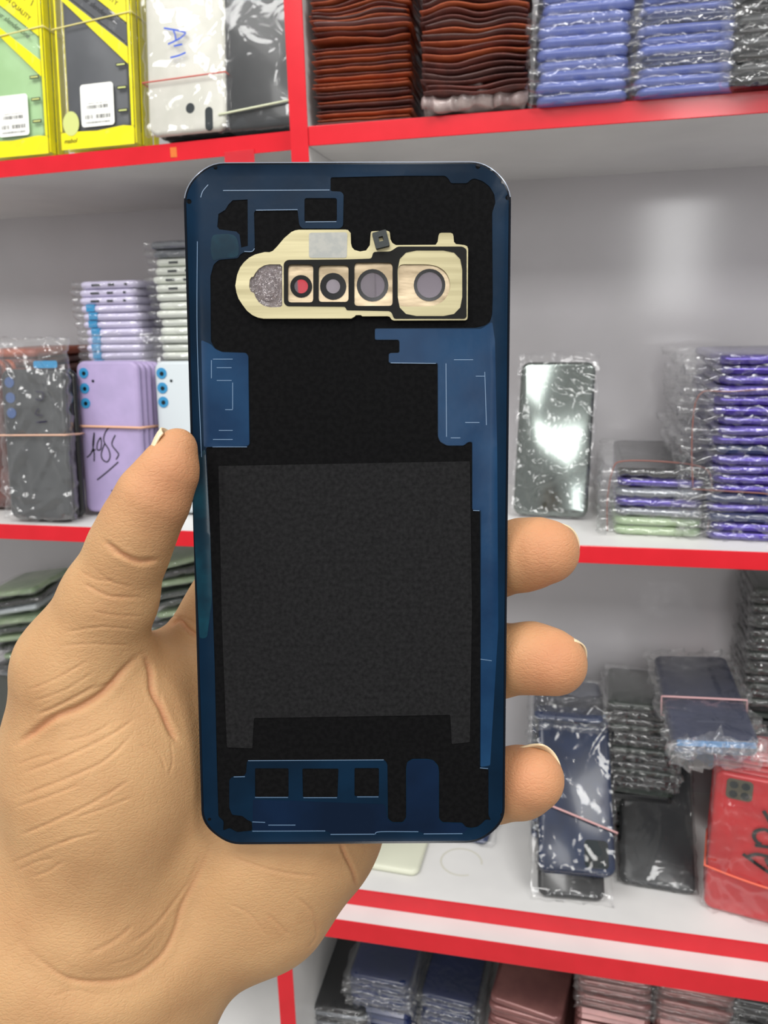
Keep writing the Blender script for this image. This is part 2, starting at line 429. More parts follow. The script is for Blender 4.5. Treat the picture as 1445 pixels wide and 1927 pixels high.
# natural redness of the fingertips and of the skin folds
tips = [pc(1030, 1040, 180), pc(1040, 1246, 182), pc(1000, 1462, 188), pc(320, 890, 168)]
bl = sum(np.exp(-(np.linalg.norm(HV - t_, axis=1) / (9.5 if i < 3 else 14.0)) ** 2) * (1 if i < 3 else .7) for i, t_ in enumerate(tips))
bl = np.clip(bl * .8 + CREASE_D * .6, 0, 1)
at = me.attributes.new('redness', 'FLOAT', 'POINT'); at.data.foreach_set('value', bl.astype(np.float32))
an = N_.new('ShaderNodeAttribute'); an.attribute_name = 'redness'
mx = N_.new('ShaderNodeMix'); mx.data_type = 'RGBA'; src_ = bs.inputs['Base Color'].links[0].from_socket
mm_ = N_.new('ShaderNodeMath'); mm_.operation = 'MULTIPLY'; mm_.inputs[1].default_value = .55; L_.new(an.outputs['Fac'], mm_.inputs[0]); L_.new(mm_.outputs[0], mx.inputs[0])
L_.new(src_, mx.inputs[6]); mx.inputs[7].default_value = lin((196, 112, 86)); L_.new(mx.outputs[2], bs.inputs['Base Color'])
hand = obj('hand', me, SKIN, smooth=True); hand.matrix_world = M4
tag(hand, 'bare left hand, palm towards the camera, gripping the dark phone back cover by its edges', 'hand')
NAIL = mat('fingernail', (226, 203, 166), rough=.3, spec=.5, coat=.3)
def nail(tip, back, dorsal, r, length, over, half=58):
    tip = np.array(tip); ax = tip - np.array(back); ax /= np.linalg.norm(ax)
    dd = np.array(dorsal, float); dd -= dd.dot(ax) * ax; dd /= np.linalg.norm(dd); sd = np.cross(ax, dd)
    bm = bmesh.new(); nu, nv = 12, 14; L = {}
    for lay, extra in ((0, 0.0), (1, .45)):
        for i in range(nu + 1):
            s = -length + (length + r * .55 + over) * i / nu
            rr = r * (1 if s < 0 else math.sqrt(max(0.12, 1 - (s / (r * 1.35)) ** 2))) + .15 + extra
            for j in range(nv + 1):
                a = math.radians(-half + 2 * half * j / nv)
                s2 = s - (1 - math.cos(a * 1.1)) * r * .35
                L[lay, i, j] = bm.verts.new((tip + ax * s2 + (dd * math.cos(a) + sd * math.sin(a)) * rr) / 1000)
    for i in range(nu):
        for j in range(nv):
            for lay in (0, 1):
                bm.faces.new((L[lay, i, j], L[lay, i + 1, j], L[lay, i + 1, j + 1], L[lay, i, j + 1]))
    for i in range(nu):
        for j in (0, nv): bm.faces.new((L[0, i, j], L[0, i + 1, j], L[1, i + 1, j], L[1, i, j]))
    for j in range(nv):
        for i in (0, nu): bm.faces.new((L[0, i, j], L[0, i, j + 1], L[1, i, j + 1], L[1, i, j]))
    return obj('fingernail', bm, NAIL, hand, smooth=True)
nail(pc(1035, 1038, 182), pc(985, 1044, 187), (.55, -.42, .75), 53 * 182 / F, 9, 1.0)
nail(pc(1048, 1250, 184), pc(1000, 1238, 188), (.5, -.55, .7), 54 * 184 / F, 9, 1.2)
nail(pc(1003, 1459, 187), pc(965, 1470, 190), (.7, -.25, .72), 56 * 187 / F, 8, .6, 50)
nail(pc(334, 842, 172), pc(312, 892, 172), (-.9, -.25, .22), 41 * 172 / F, 12, .1, 62)
# ---------------------------------------------------------------- phone back cover held in the hand
CW, CH = 72.5, 158.2
_U = np.array([.99998, -.00537, .0030]); _U /= np.linalg.norm(_U)
_V = np.array([.0082, .9954, .0957]); _V -= _V.dot(_U) * _U; _V /= np.linalg.norm(_V)
_Nv = np.cross(_U, _V)                     # away from the camera
_O = np.array([-.6121555, -1.06719512, 2.35461794]) * CW
def cuv(px, py):
    r = np.array([(px - CX) / F, (py - CY) / F, 1.]); t = _O.dot(_Nv) / r.dot(_Nv); p = r * t - _O
    return (p.dot(_U), p.dot(_V))
# local frame: x = u, y = -v (up), z = towards the camera, millimetres/1000
CMAT = M4 @ Matrix(((_U[0], -_V[0], -_Nv[0], _O[0] / 1000), (_U[1], -_V[1], -_Nv[1], _O[1] / 1000), (_U[2], -_V[2], -_Nv[2], _O[2] / 1000), (0, 0, 0, 1)))
def rise(x, y):
    e = max(0, 1 - min(x, CW - x) / 4.2); t = max(0, 1 - min(-y, CH + y) / 3.0)
    return 1.15 * e * e + .45 * t * t
def inpoly(x, y, P):
    r = False; j = len(P) - 1
    for i in range(len(P)):
        xi, yi = P[i]; xj, yj = P[j]
        if (yi > y) != (yj > y) and x < (xj - xi) * (y - yi) / (yj - yi) + xi: r = not r
        j = i
    return r
def loc(poly): return [(u, -v) for u, v in (cuv(*p) for p in poly)]
def rnd(P, r):
    """round the corners of a polygon (mm)"""
    out = []; n = len(P)
    for i in range(n):
        a, b, c = Vector(P[i - 1]), Vector(P[i]), Vector(P[(i + 1) % n])
        d1 = (a - b); d2 = (c - b); l = min(r, d1.length * .48, d2.length * .48)
        if l < .03: out.append(tuple(b)); continue
        p = b + d1.normalized() * l; q = b + d2.normalized() * l
        for k in range(4):
            t = k / 3; out.append(tuple(p * (1 - t) ** 2 + b * 2 * t * (1 - t) + q * t * t))
    return out
def circ(c, r, n=28): return [(c[0] + r * math.cos(2 * PI * i / n), c[1] + r * math.sin(2 * PI * i / n)) for i in range(n)]
def plate(outer, holes, z0, z1, step=1.4, flat=False):
    """plate with holes following the curved cover; z0/z1 heights in mm above the inner face"""
    loops = [outer] + holes; V = []; E = []
    for lp in loops:
        s = len(V); V += [Vector(p) for p in lp]; E += [(s + i, s + (i + 1) % len(lp)) for i in range(len(lp))]
    xs_ = [p[0] for p in outer]; ys_ = [p[1] for p in outer]
    if not flat:
        gx = [x for x in (.5, 1, 1.6, 2.3, 3.1, 4.2, CW - .5, CW - 1, CW - 1.6, CW - 2.3, CW - 3.1, CW - 4.2) if min(xs_) < x < max(xs_)]
        gy = [-y for y in (.6, 1.2, 2, 3, CH - .6, CH - 1.2, CH - 2, CH - 3) if min(ys_) < -y < max(ys_)]
        k = int((max(ys_) - min(ys_)) / 3) + 1
        for x in gx:
            for i in range(k): V.append(Vector((x + .003 * (i % 3), min(ys_) + (max(ys_) - min(ys_)) * (i + .5) / k)))
        k = int((max(xs_) - min(xs_)) / 3) + 1
        for y in gy:
            for i in range(k): V.append(Vector((min(xs_) + (max(xs_) - min(xs_)) * (i + .37) / k, y + .003 * (i % 3))))
    vo, eo, fo, *_r = geometry.delaunay_2d_cdt(V, E, [], 0, 1e-5)
    tris = []
    for f_ in fo:
        cx = sum(vo[i].x for i in f_) / len(f_); cy = sum(vo[i].y for i in f_) / len(f_)
        if inpoly(cx, cy, outer) and not any(inpoly(cx, cy, h) for h in holes): tris.append(f_)
    bm = bmesh.new()
    z_ = (lambda x, y: 0) if flat else rise
    top = {}; bot = {}
    for f_ in tris:
        for i in f_:
            if i not in top:
                p = vo[i]; zz = z_(p.x, p.y)
                top[i] = bm.verts.new((p.x / 1000, p.y / 1000, (z1 + zz) / 1000)); bot[i] = bm.verts.new((p.x / 1000, p.y / 1000, (z0 + zz) / 1000))
    cnt = {}
    for f_ in tris:
        bm.faces.new([top[i] for i in f_]); bm.faces.new([bot[i] for i in reversed(f_)])
        for i in range(len(f_)):
            a, b = f_[i], f_[(i + 1) % len(f_)]; cnt.setdefault((min(a, b), max(a, b)), []).append((a, b))
    for l in cnt.values():
        if len(l) == 1:
            a, b = l[0]; bm.faces.new((top[a], bot[a], bot[b], top[b]))
    return bm
cover = thing('phone_back_cover', 'dark navy phone back cover with gold camera bracket, held upright in the hand', 'phone back cover', CMAT)
def cpart(name, bm, m, parent=None, label=None, deg=30):
    o = obj(name, bm, m, parent or cover, label=label); sharp(o, deg); return o
BLK = mat('graphite_black', (7, 7, 8), rough=.78, spec=.08, rgb2=(12, 12, 13), nscale=900, ndet=3, bump=.15, bscale=2500, bdist=.0001)
GLASS = mat('cover_glass', (6, 12, 22), rough=.15, spec=.3)
RIM = mat('rim_glint', (150, 158, 172), rough=.25, metal=.5)
FILM = mat('blue_film', (4, 22, 38), rough=.35, spec=.09, coat=.03, coat_rough=.15, rgb2=(7, 34, 56), nscale=38, ndet=5, nlo=.35, nhi=.7, bump=.12, bscale=160, bdist=.0004)
FILM2 = mat('blue_film_inner', (9, 37, 66), rough=.33, spec=.12, coat=.03, coat_rough=.15, rgb2=(24, 58, 90), nscale=45, ndet=5, nlo=.35, nhi=.7, bump=.12, bscale=200, bdist=.0004)
FILM3 = mat('deep_blue_film', (5, 19, 38), rough=.4, spec=.09, coat=.06, rgb2=(7, 26, 50), nscale=40, bump=.1, bscale=200, bdist=.0004)
TEAL = mat('teal_sheen', (5, 34, 48), rough=.25, spec=.14, coat=.12, rgb2=(8, 54, 68), nscale=90, ndet=5)
PAD = mat('graphite_pad', (19, 19, 20), rough=.78, spec=.10, rgb2=(33, 33, 34), nscale=1100, ndet=4, nlo=.3, nhi=.75, bump=.3, bscale=2600, bdist=.0001)
GOLD = mat('brushed_gold', (176, 168, 134), rough=.45, metal=.6, rgb2=(140, 132, 100), nscale=300, ndet=5, nlo=.3, nhi=.75, stretch=(.06, 1.6, 1), bump=.25, bscale=700, bdist=.0001)
GOLD2 = mat('milled_gold', (172, 156, 130), rough=.28, metal=.8, rgb2=(128, 114, 92), nscale=260, stretch=(.3, 1, 1), bump=.3, bscale=500, bdist=.0002)
FOAM = mat('black_foam', (25, 25, 24), rough=.8, spec=.2, bump=.2, bscale=2500, bdist=.0001)
LRING = mat('lens_ring_black', (8, 8, 9), rough=.15, spec=.5)
GREYS = mat('grey_label', (158, 158, 152), rough=.55, rgb2=(148, 150, 146), nscale=600, bump=.1, bscale=2000, bdist=.0001)
MICB = mat('dark_rubber', (36, 42, 42), rough=.6, bump=.3, bscale=1500, bdist=.0001)
LGLASS = filmmat('lens_glass', tint=(238, 234, 240), haze=.05, gloss=.03, rough=.03, bump=0, hazecol=(190, 180, 190))
DIFF = filmmat('diffuser_plastic', tint=(222, 214, 214), haze=.30, gloss=.12, rough=.12, bump=.6, bscale=900, hazecol=(150, 140, 142))
LINE = mat('die_cut_line', (96, 122, 150), rough=.3, spec=.6)

outline = [(p[0], p[1]) for p in rrect(CW, CH, 9.0, 12, CW / 2, -CH / 2)]
LENS = [(567, 539.5, 20.5, 12.8), (627, 539.5, 24.5, 13.0), (701, 537.5, 29.5, 22.5), (808, 537, 29.5, 23.5)]
def ctr(px, py): u, v = cuv(px, py); return (u, -v)
S = 171.5 / F + .0009                        # mm per photo pixel around the lenses
lens_c = [(ctr(a, b), r0 * S * 1.01, r1 * S * 1.01) for a, b, r0, r1 in LENS]
flash_hole = rnd(loc([(483, 520), (497, 504), (507, 501), (530, 501), (530, 578), (505, 577), (490, 565), (483, 550)]), 1.0)
holes_l = [circ(c, r1 + .25) for c, r0, r1 in lens_c] + [flash_hole]
gl = cpart('glass_panel', plate(outline, holes_l, -.75, -.12), GLASS)
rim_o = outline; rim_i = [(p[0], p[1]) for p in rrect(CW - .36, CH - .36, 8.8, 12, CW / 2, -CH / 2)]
cpart('edge_rim', plate(rim_o, [rim_i], -.125, .0), GLASS)
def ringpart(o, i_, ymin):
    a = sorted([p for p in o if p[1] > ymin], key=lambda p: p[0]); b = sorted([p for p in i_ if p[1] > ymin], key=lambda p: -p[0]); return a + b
cpart('top_edge_glint', plate(ringpart(rim_o, rim_i, -8.5), [], 0.0, .03), RIM, label='painted highlight along the top edge')  # light caught by the glass's top edge, put in as a bright strip
inner_o = [(p[0], p[1]) for p in rrect(CW - 1.5, CH - 1.5, 8.3, 12, CW / 2, -CH / 2)]
cpart('inner_sheet', plate(inner_o, holes_l, -.12, -.02), BLK, label='matte black inner sheet')
# perimeter film with everything that hangs on it
film_in = [(622, 334), (760, 331), (838, 331), (845, 338), (848, 345), (879, 345), (886, 338), (893, 336), (908, 341), (921, 351), (930, 366), (932, 382), (926, 400), (927, 560), (926, 592), (922, 606), (912, 613), (895, 617), (705, 618), (705, 640), (749, 640), (751, 643), (751, 664), (734, 664), (731, 667), (731, 683.5), (823, 684), (823.5, 822), (828, 832), (841, 839), (872, 839), (881, 832), (888, 832), (888, 960), (903, 961), (904, 1180), (903, 1444), (919, 1446), (919, 1534), (924, 1543), (914, 1542), (906, 1550), (898, 1556), (886, 1558), (876, 1556), (870, 1548), (832, 1547), (826, 1540), (826, 1450), (824, 1440), (815, 1430), (804, 1428), (776, 1428), (766, 1434), (764, 1445), (764, 1538), (758, 1547), (738, 1547), (730, 1540), (729, 1438), (724, 1430), (465, 1431.5), (463, 1455), (459, 1460), (438, 1461), (431.5, 1467), (431.5, 1520), (437, 1533), (456, 1535), (466, 1543), (474, 1546), (475, 1563), (446, 1566), (432, 1558), (420, 1563), (421, 1545), (411, 1536), (408, 1430), (404, 1250), (396, 1010), (388, 842), (466, 840), (470, 836), (468, 670), (463, 663.5), (418, 662), (405, 656), (397, 643), (396, 520), (402, 498), (412, 489), (448, 486), (451, 480), (458, 475), (475, 473), (479.5, 467), (478, 400), (481, 396), (560, 395), (563, 423), (568, 430), (640, 430), (645.5, 425), (646.5, 366), (642, 361), (622, 360)]
h1 = loc([(438, 377), (466, 375.6), (466.5, 463), (454, 466), (451, 442), (445, 436), (413, 432), (409, 427), (411, 403), (424, 395), (430, 385)])
h2 = rnd(loc([(573, 373), (634, 373), (634, 417), (573, 418)]), .5)
hb = [rnd(loc(q), .35) for q in ([(480, 1445.5), (543, 1445.5), (543, 1499.5), (480, 1499.5)], [(569, 1446), (637, 1446), (635, 1500), (570, 1500)], [(667, 1445), (713, 1445), (713, 1498), (667, 1498)])]
film_out = [(p[0], p[1]) for p in rrect(CW - 1.0, CH - 1.0, 8.6, 12, CW / 2, -CH / 2)]
fi = rnd(loc(film_in), .45)
notch = [circ(ctr(a, b), r, 10) for a, b, r in ((406, 316, .45), (357, 381, .55), (899, 314, .55), (945, 343, .5), (955, 374, .6), (395, 1540, .4), (944, 1530, .45), (420, 1578, .3))]
film = cpart('adhesive_film', plate(film_out, [fi, h1, h2] + hb + notch, -.02, .10), FILM, label='glossy navy blue adhesive film')
def over(name, poly, m, z0=.10, z1=.14, r=.4, holes=()):
    return cpart(name, plate(rnd(loc(poly), r), list(holes), z0, z1), m, film)
over('film_tab', [(379, 640), (397, 648), (405, 657), (418, 663), (463, 664.5), (467, 670), (469, 836), (465, 839), (384, 841)], FILM2)
over('film_tab', [(706, 619), (905, 619), (926, 606), (931, 640), (935, 840), (937, 1180), (922, 1440), (904, 1443), (905, 960), (889, 959), (889, 831), (881, 831), (872, 838), (841, 838), (829, 831), (824.5, 822), (824, 683), (732, 682.5), (732, 667), (734, 665), (752, 664), (752, 643), (750, 639), (706, 639)], FILM2)
over('film_tab', [(476, 1504), (724, 1513), (729, 1541), (737, 1548), (759, 1548), (765, 1538), (766, 1436), (776, 1429), (804, 1429), (816, 1431), (825, 1446), (825, 1541), (832, 1548), (868, 1549), (880, 1559), (872, 1567), (797, 1568), (790, 1564), (715, 1564), (705, 1569), (625, 1569), (615, 1563), (476, 1562)], FILM3)
over('film_sheen', [(363, 870), (385, 845), (387, 850), (396, 1010), (399, 1130), (390, 1200), (377, 1200), (368, 1010)], TEAL, r=1)  # teal reflection on the film, painted as a coloured patch
over('film_sheen', [(399, 442), (430, 440), (444, 444), (450, 462), (449, 484), (412, 487), (401, 492), (396, 470)], TEAL, r=1)  # second patch of film sheen, the reflection put into the colour
def lines(strokes, wmm=.14):
    bm = bmesh.new(); P = [[(p[0] / 1000, p[1] / 1000) for p in loc(s)] for s in strokes]
    b2 = ribbon_bm(P, wmm / 1000, .000142 , .00003)
    for v in b2.verts: v.co.z += rise(v.co.x * 1000, v.co.y * 1000) / 1000
    bm.free(); return b2
cut = [[(401, 676), (438, 676)], [(408, 692), (436, 692)], [(408, 716), (436, 716)], [(438, 720), (438, 770)], [(424, 771), (438, 771)], [(412, 810), (438, 810)], [(401, 827), (438, 827)], [(398, 678), (398, 712)],
       [(400, 841), (465, 841)], [(854, 677), (890, 677)], [(895, 708), (913, 708)], [(875, 795), (902, 795)], [(839, 684), (840, 822)], [(848, 824), (866, 824)], [(912, 700), (915, 800)],
       [(475, 1563.5), (612, 1563)], [(622, 1569.5), (705, 1569)], [(706, 1569), (716, 1564.5), (787, 1564.5)], [(797, 1568.5), (870, 1568)], [(467, 1431), (722, 1429.5)], [(440, 1461.5), (461, 1461)], [(480, 1500), (542, 1500)], [(571, 1500.5), (634, 1500.5)], [(672, 1499), (712, 1499)],
       [(475, 1546), (499, 1547)], [(505, 1552), (556, 1552)], [(903, 1444.5), (918, 1446)], [(890, 960.5), (902, 961)], [(735, 683), (820, 684)], [(372, 455), (372, 640), (380, 860)], [(378, 372), (382, 360), (392, 348)], [(482, 396), (560, 395)], [(420, 359), (620, 358)], [(575, 418), (633, 417.5)], [(460, 473.5), (474, 473.5), (479, 468)], [(904, 1240), (925, 1243)]]
for c_ in cut: cpart('cut_line', lines([c_]), LINE, film)
pad = [(411, 877), (884, 868), (888, 1150), (884, 1396), (850, 1400), (847, 1345), (478, 1351), (475, 1408), (427, 1406), (418, 1180)]
cpart('graphite_pad', plate(rnd(loc(pad), .3), [], -.02, .12), PAD)
# gold camera bracket
br = [(444, 539), (447.6, 518), (453, 505), (460, 495.5), (470, 486.5), (481, 480.7), (499, 476), (508, 476.3), (514, 474), (522, 466), (535.5, 450), (549, 438.5), (556, 435.5), (563, 434.3), (650, 434), (655, 434.8), (660, 440.6), (660.6, 459.4), (662.5, 467), (667, 472), (677.6, 475), (689, 473), (696, 463), (697.6, 440.6), (699, 437.5), (702, 437), (728, 436), (732, 437.5), (733.5, 440.6), (734.5, 452), (738, 459), (744.7, 463), (819, 462.5), (823, 457), (824.7, 445), (826.5, 441), (830, 440), (847, 440), (851, 441.5), (852.5, 446), (853.5, 457), (857, 461), (873, 463), (878, 465), (880, 470), (879, 598), (878, 602), (875, 603.5), (741, 604), (737, 602.5), (733, 597), (729, 596), (682, 596.2), (679, 594), (670, 594), (667, 597), (661, 600.3), (497, 600.6), (486, 598.5), (476, 594), (466, 586), (458, 575.5), (450, 563), (446.5, 552.6)]
wins = [rnd(loc(q), .9) for q in ([(541, 498.5), (591, 498.5), (591, 571.5), (541, 571.5)], [(598.5, 500), (657.5, 500), (657.5, 570.5), (598.5, 570.5)], [(666, 495), (739.5, 495), (739.5, 578), (666, 578)])]
dwin = rnd(loc([(749, 499), (805, 499), (822, 502), (836, 511), (844, 523), (847, 538), (844, 553), (836, 566), (822, 575), (805, 578), (749, 578)]), 1.2)
fwin = loc([(470, 540), (471, 528), (474, 523), (478, 522), (481, 516), (488, 507), (498, 501), (508, 499), (528, 499), (532, 503), (532, 576), (528, 579), (510, 579.5), (498, 577), (488, 570), (482, 561), (479, 553), (473, 550)])
bracket = cpart('camera_bracket', plate(loc(br), wins + [dwin, fwin], -.02, .85, flat=True), GOLD, label='brushed gold camera bracket')
# recessed floors behind the windows, with the holes for the lenses
for wp, (c, r0, r1) in zip(wins + [dwin], lens_c):
    big = [(sum(p[0] for p in wp) / len(wp) + (p[0] - sum(q[0] for q in wp) / len(wp)) * 1.02, sum(p[1] for p in wp) / len(wp) + (p[1] - sum(q[1] for q in wp) / len(wp)) * 1.02) for p in wp]
    cpart('lens_recess', plate(big, [circ(c, r1 + .22)], -.018, .18, flat=True), GOLD2, bracket)
    ring = cpart('lens_ring', plate(circ(c, r0), [circ(c, r1)], .18, .42, flat=True), LRING, bracket, label='black ring around lens window')
    cpart('lens_window', plate(circ(c, r1 + .15), [], .05, .17, flat=True), LGLASS, ring, label='clear glass')
foam_o = loc([(534.7, 497), (541, 491), (658, 490), (699, 488.5), (702.5, 476), (735, 475), (748, 466), (868, 466), (873, 468), (877, 472), (877, 598), (873, 601), (741, 601), (737, 590), (733, 586.5), (652, 585), (650, 578.5), (541, 577.5), (535, 572)])
fh = [rnd(loc(q), .8) for q in ([(542.5, 499.5), (590, 499.5), (590, 570.5), (542.5, 570.5)], [(600, 501), (656, 501), (656, 569.5), (600, 569.5)], [(667, 496), (738.5, 496), (738.5, 577), (667, 577)])]
bigw = rnd(loc([(748, 473), (869, 473), (869, 596), (748, 596)]), 4.2)
cpart('foam_gasket', plate(rnd(foam_o, .5), fh + [bigw], .85, 1.0, flat=True), FOAM, bracket, label='black foam gasket')
cpart('paper_label', plate(rnd(loc([(582, 440), (654, 439), (653, 487), (582, 487)]), .6), [], .85, .93, flat=True), GREYS, bracket, label='pale grey label')
mc = [(700, 443), (726, 436), (733.6, 466), (708, 472.5)]
mh = [(712, 450.5), (720, 448.5), (722, 457), (714, 459)]
cpart('microphone_seal', plate(rnd(loc(mc), .3), [rnd(loc(mh), .1)], .85, 2.1, flat=True), MICB, bracket, label='tiny dark rubber block')
bigf = [(x * 1.0, y) for x, y in fwin]
df = cpart('flash_diffuser', plate(fwin, [], .1, .62, flat=True), DIFF, bracket, label='clear ribbed flash window')
fc = ctr(506, 539)
for k, (rx, ry, z) in enumerate(((2.2, 3.3, .62), (1.5, 2.4, .8))):
    p = [(fc[0] + rx * math.copysign(abs(math.cos(a)) ** .7, math.cos(a)), fc[1] + ry * math.copysign(abs(math.sin(a)) ** .7, math.sin(a))) for a in [2 * PI * i / 28 for i in range(28)]]
    cpart('diffuser_step', plate(p, [], z, z + .18, flat=True), DIFF, df)
# ---------------------------------------------------------------- shelving
Y0 = .6534; YB = .888; YL = .952
ZT, ZTB = 1.598, 1.5835
ZM, ZMB = 1.2533, 1.238
ZL, ZLB = .872, .8525
XD0, XD1 = -.2133, -.1982
WHITE = mat('white_laminate', (222, 221, 219), rough=.32, spec=.45, rgb2=(210, 209, 208), nscale=14, ndet=6, nlo=.35, nhi=.8, bump=.05, bscale=500, bdist=.0003)
PANEL = mat('back_panel_laminate', (198, 195, 198), rough=.14, spec=.45, rgb2=(188, 186, 188), nscale=9, ndet=7, nlo=.3, nhi=.8, bump=.10, bscale=420, bdist=.0003)
RED = mat('red_edge_band', (214, 24, 40), rough=.22, spec=.5, coat=.25, rgb2=(204, 20, 34), nscale=40, nlo=.3, nhi=.8, bump=.04, bscale=60, bdist=.0006)
shelf = thing('display_shelf', 'white laminate display shelving with glossy red edge bands and a vertical divider', 'shelf', T(0, 0, 0))
def board(name, bm, m=WHITE): return obj(name, bm, m, shelf)
def band(parent, x0, x1, z0, z1, y, th=.0012, b=.0005):
    return obj('edge_band', box_bm(x0, x1, y - th, y, z0, z1, b, 2), RED, parent, label='glossy red edge band')
XR = .62; XL = -1.05
def hboard(x0, x1, z0, z1, yb, y0=Y0):
    o = board('shelf_board', box_bm(x0, x1, y0, yb, z0, z1)); band(o, x0, x1, z0 - .0002, z1 + .0002, y0); return o
hboard(XD1, XR, ZTB, ZT, YB); hboard(XD1, XR, ZMB, ZM, YB); low = hboard(XL, XR, ZLB, ZL, YL)
hboard(XL, XD0, ZMB, ZM, YL)
# upper left board runs slightly askew
def skew(x): return .664 + (-.218 - x) * .099
bm = bmesh.new()
c = [(XL, skew(XL)), (XD0, skew(XD0)), (XD0, YL), (XL, YL)]
lo_ = [bm.verts.new((x, y, ZTB)) for x, y in c]; hi_ = [bm.verts.new((x, y, ZT)) for x, y in c]
for i in range(4): bm.faces.new((lo_[i], lo_[(i + 1) % 4], hi_[(i + 1) % 4], hi_[i]))
bm.faces.new(lo_[::-1]); bm.faces.new(hi_)
tl = board('shelf_board', bm)
bm = bmesh.new()
q = [(XL, skew(XL)), (XD0, skew(XD0))]
vs = [[bm.verts.new((x, y - d, z)) for d, z in ((0, ZTB), (.0012, ZTB), (.0012, ZT), (0, ZT))] for x, y in q]
for i in range(4): bm.faces.new((vs[0][i], vs[0][(i + 1) % 4], vs[1][(i + 1) % 4], vs[1][i]))
bm.faces.new(vs[0][::-1]); bm.faces.new(vs[1])
obj('edge_band', bm, RED, tl, label='glossy red edge band')
P = onZ(357, 283, ZT)
obj('paint_smudge', box_bm(P.x - .003, P.x + .003, skew(P.x) - .0016, skew(P.x) - .0011, ZTB + .003, ZTB + .011), mat('orange_smudge', (214, 110, 40), rough=.7), tl, label='small orange smudge')
dv = board('divider', box_bm(XD0 + .0005, XD1 - .0005, Y0, YL, ZL, 2.02)); band(dv, XD0, XD1, ZL, 2.02, Y0 - .001)
board('back_panel', box_bm(XD1, XR, YB, YB + .01, .5, 2.02), PANEL)
board('back_panel', box_bm(XL, XD0, YL, YL + .01, .5, 2.02), PANEL)
# ring-shaped stain on the lower right board
P = onZ(868, 1622, ZL)
st = [(P.x + .022 * math.cos(a), P.y + .021 * math.sin(a)) for a in [2 * PI * i / 40 for i in range(34)]]
b2 = ribbon_bm([st], .0022, ZL + .0001, .0001)
obj('ring_stain', b2, mat('ring_stain', (205, 203, 192), rough=.6), low, label='faint ring stain')
# base cabinet with its own ledge under the lowest shelf
cab = thing('base_cabinet', 'base cabinet with white ledge and red front edge below the lowest shelf', 'cabinet', T(0, 0, 0))
YC = Y0 * (1.45 - .8515) / (1.45 - .8298)
ct = obj('cabinet_top', box_bm(XL, XR, YC, YB + .02, .8295, .8522), WHITE, cab)
obj('edge_band', box_bm(XL, XR, YC - .0012, YC, .8293, .8524, .0005), RED, ct, label='glossy red edge band')
a, b = onY(525, 1880, YC), onY(554.5, 1880, YC)
cd = obj('divider', box_bm(a.x + .0005, b.x - .0005, YC, YB, .4, .8295), WHITE, cab)
obj('edge_band', box_bm(a.x, b.x, YC - .0012, YC, .4, .8293, .0005), RED, cd, label='glossy red edge band')
obj('back_panel', box_bm(XL, XR, YB, YB + .012, .4, .8295), PANEL, cab)
obj('cabinet_floor', box_bm(XL, XR, YC, YB, .60, .615), WHITE, cab)
# the shop around it
bmf = box_bm(-3, 3, -3.2, 1.2, -.05, 0); fl = structure(obj('floor', bmf, mat('floor_tile', (176, 172, 166), rough=.35, rgb2=(166, 163, 158), nscale=6)))
wb = structure(obj('wall_back', box_bm(-3, 3, 1.0, 1.1, 0, 3), mat('painted_wall', (206, 204, 200), rough=.8, bump=.05)))
obj('cabinet_side', box_bm(XL - .016, XL, Y0, YB, 0, .83), WHITE, cab); obj('cabinet_side', box_bm(XR, XR + .016, Y0, YB, 0, .83), WHITE, cab)
obj('cabinet_plinth', box_bm(XL, XR, Y0 + .03, YB, 0, .385), WHITE, cab)
# red tape hanging from the upper left edge
TAPE = filmmat('red_tape', tint=(255, 70, 85), haze=.55, gloss=.06, rough=.2, bump=.2, hazecol=(225, 30, 50))
p0, p1 = onZ(424, 290, ZT - .0125), onZ(479, 284, ZT - .0125)
bm = bmesh.new(); g = {}
for i in range(9):
    for j in range(9):
        x = p0.x + (p1.x - p0.x) * i / 8; z = ZTB + .0035 - .022 * j / 8
        yy = skew(x) - .0017 - .0016 * (j / 8) ** 2 - .0006 * math.sin(i * .9) * j / 8
        for k in (0, 1): g[i, j, k] = bm.verts.new((x, yy - .0002 * k, z))
for i in range(8):
    for j in range(8):
        for k in (0, 1): bm.faces.new((g[i, j, k], g[i + 1, j, k], g[i + 1, j + 1, k], g[i, j + 1, k]))
tp = obj('tape_piece', bm, TAPE, smooth=True); tag(tp, 'short piece of red tape hanging from the upper left shelf edge', 'tape')
# ---------------------------------------------------------------- phone covers, bags, stacks
def proj(P):
    q = MW.T @ (np.array(P) - CAM); return (q[0] / q[2] * F + CX, q[1] / q[2] * F + CY, q[2])
ORD = ['', 'second', 'third', 'fourth', 'fifth', 'sixth', 'seventh', 'eighth', 'ninth', 'tenth', 'eleventh', 'twelfth', 'thirteenth', 'fourteenth', 'fifteenth', 'sixteenth', 'seventeenth', 'eighteenth', 'nineteenth', 'twentieth', 'twenty-first', 'twenty-second', 'twenty-third', 'twenty-fourth', 'twenty-fifth', 'twenty-sixth', 'twenty-seventh', 'twenty-eighth', 'twenty-ninth', 'thirtieth'] + ['thirty-' + k for k in 'first second third fourth fifth sixth seventh eighth ninth'.split()] + ['fortieth']
def slab0(w, h, t, r=.008, e=None, n=5, k=2):
    bm = slab_bm(w, h, t, r, e, n, k); bmesh.ops.translate(bm, verts=bm.verts, vec=(0, h / 2, 0)); return bm
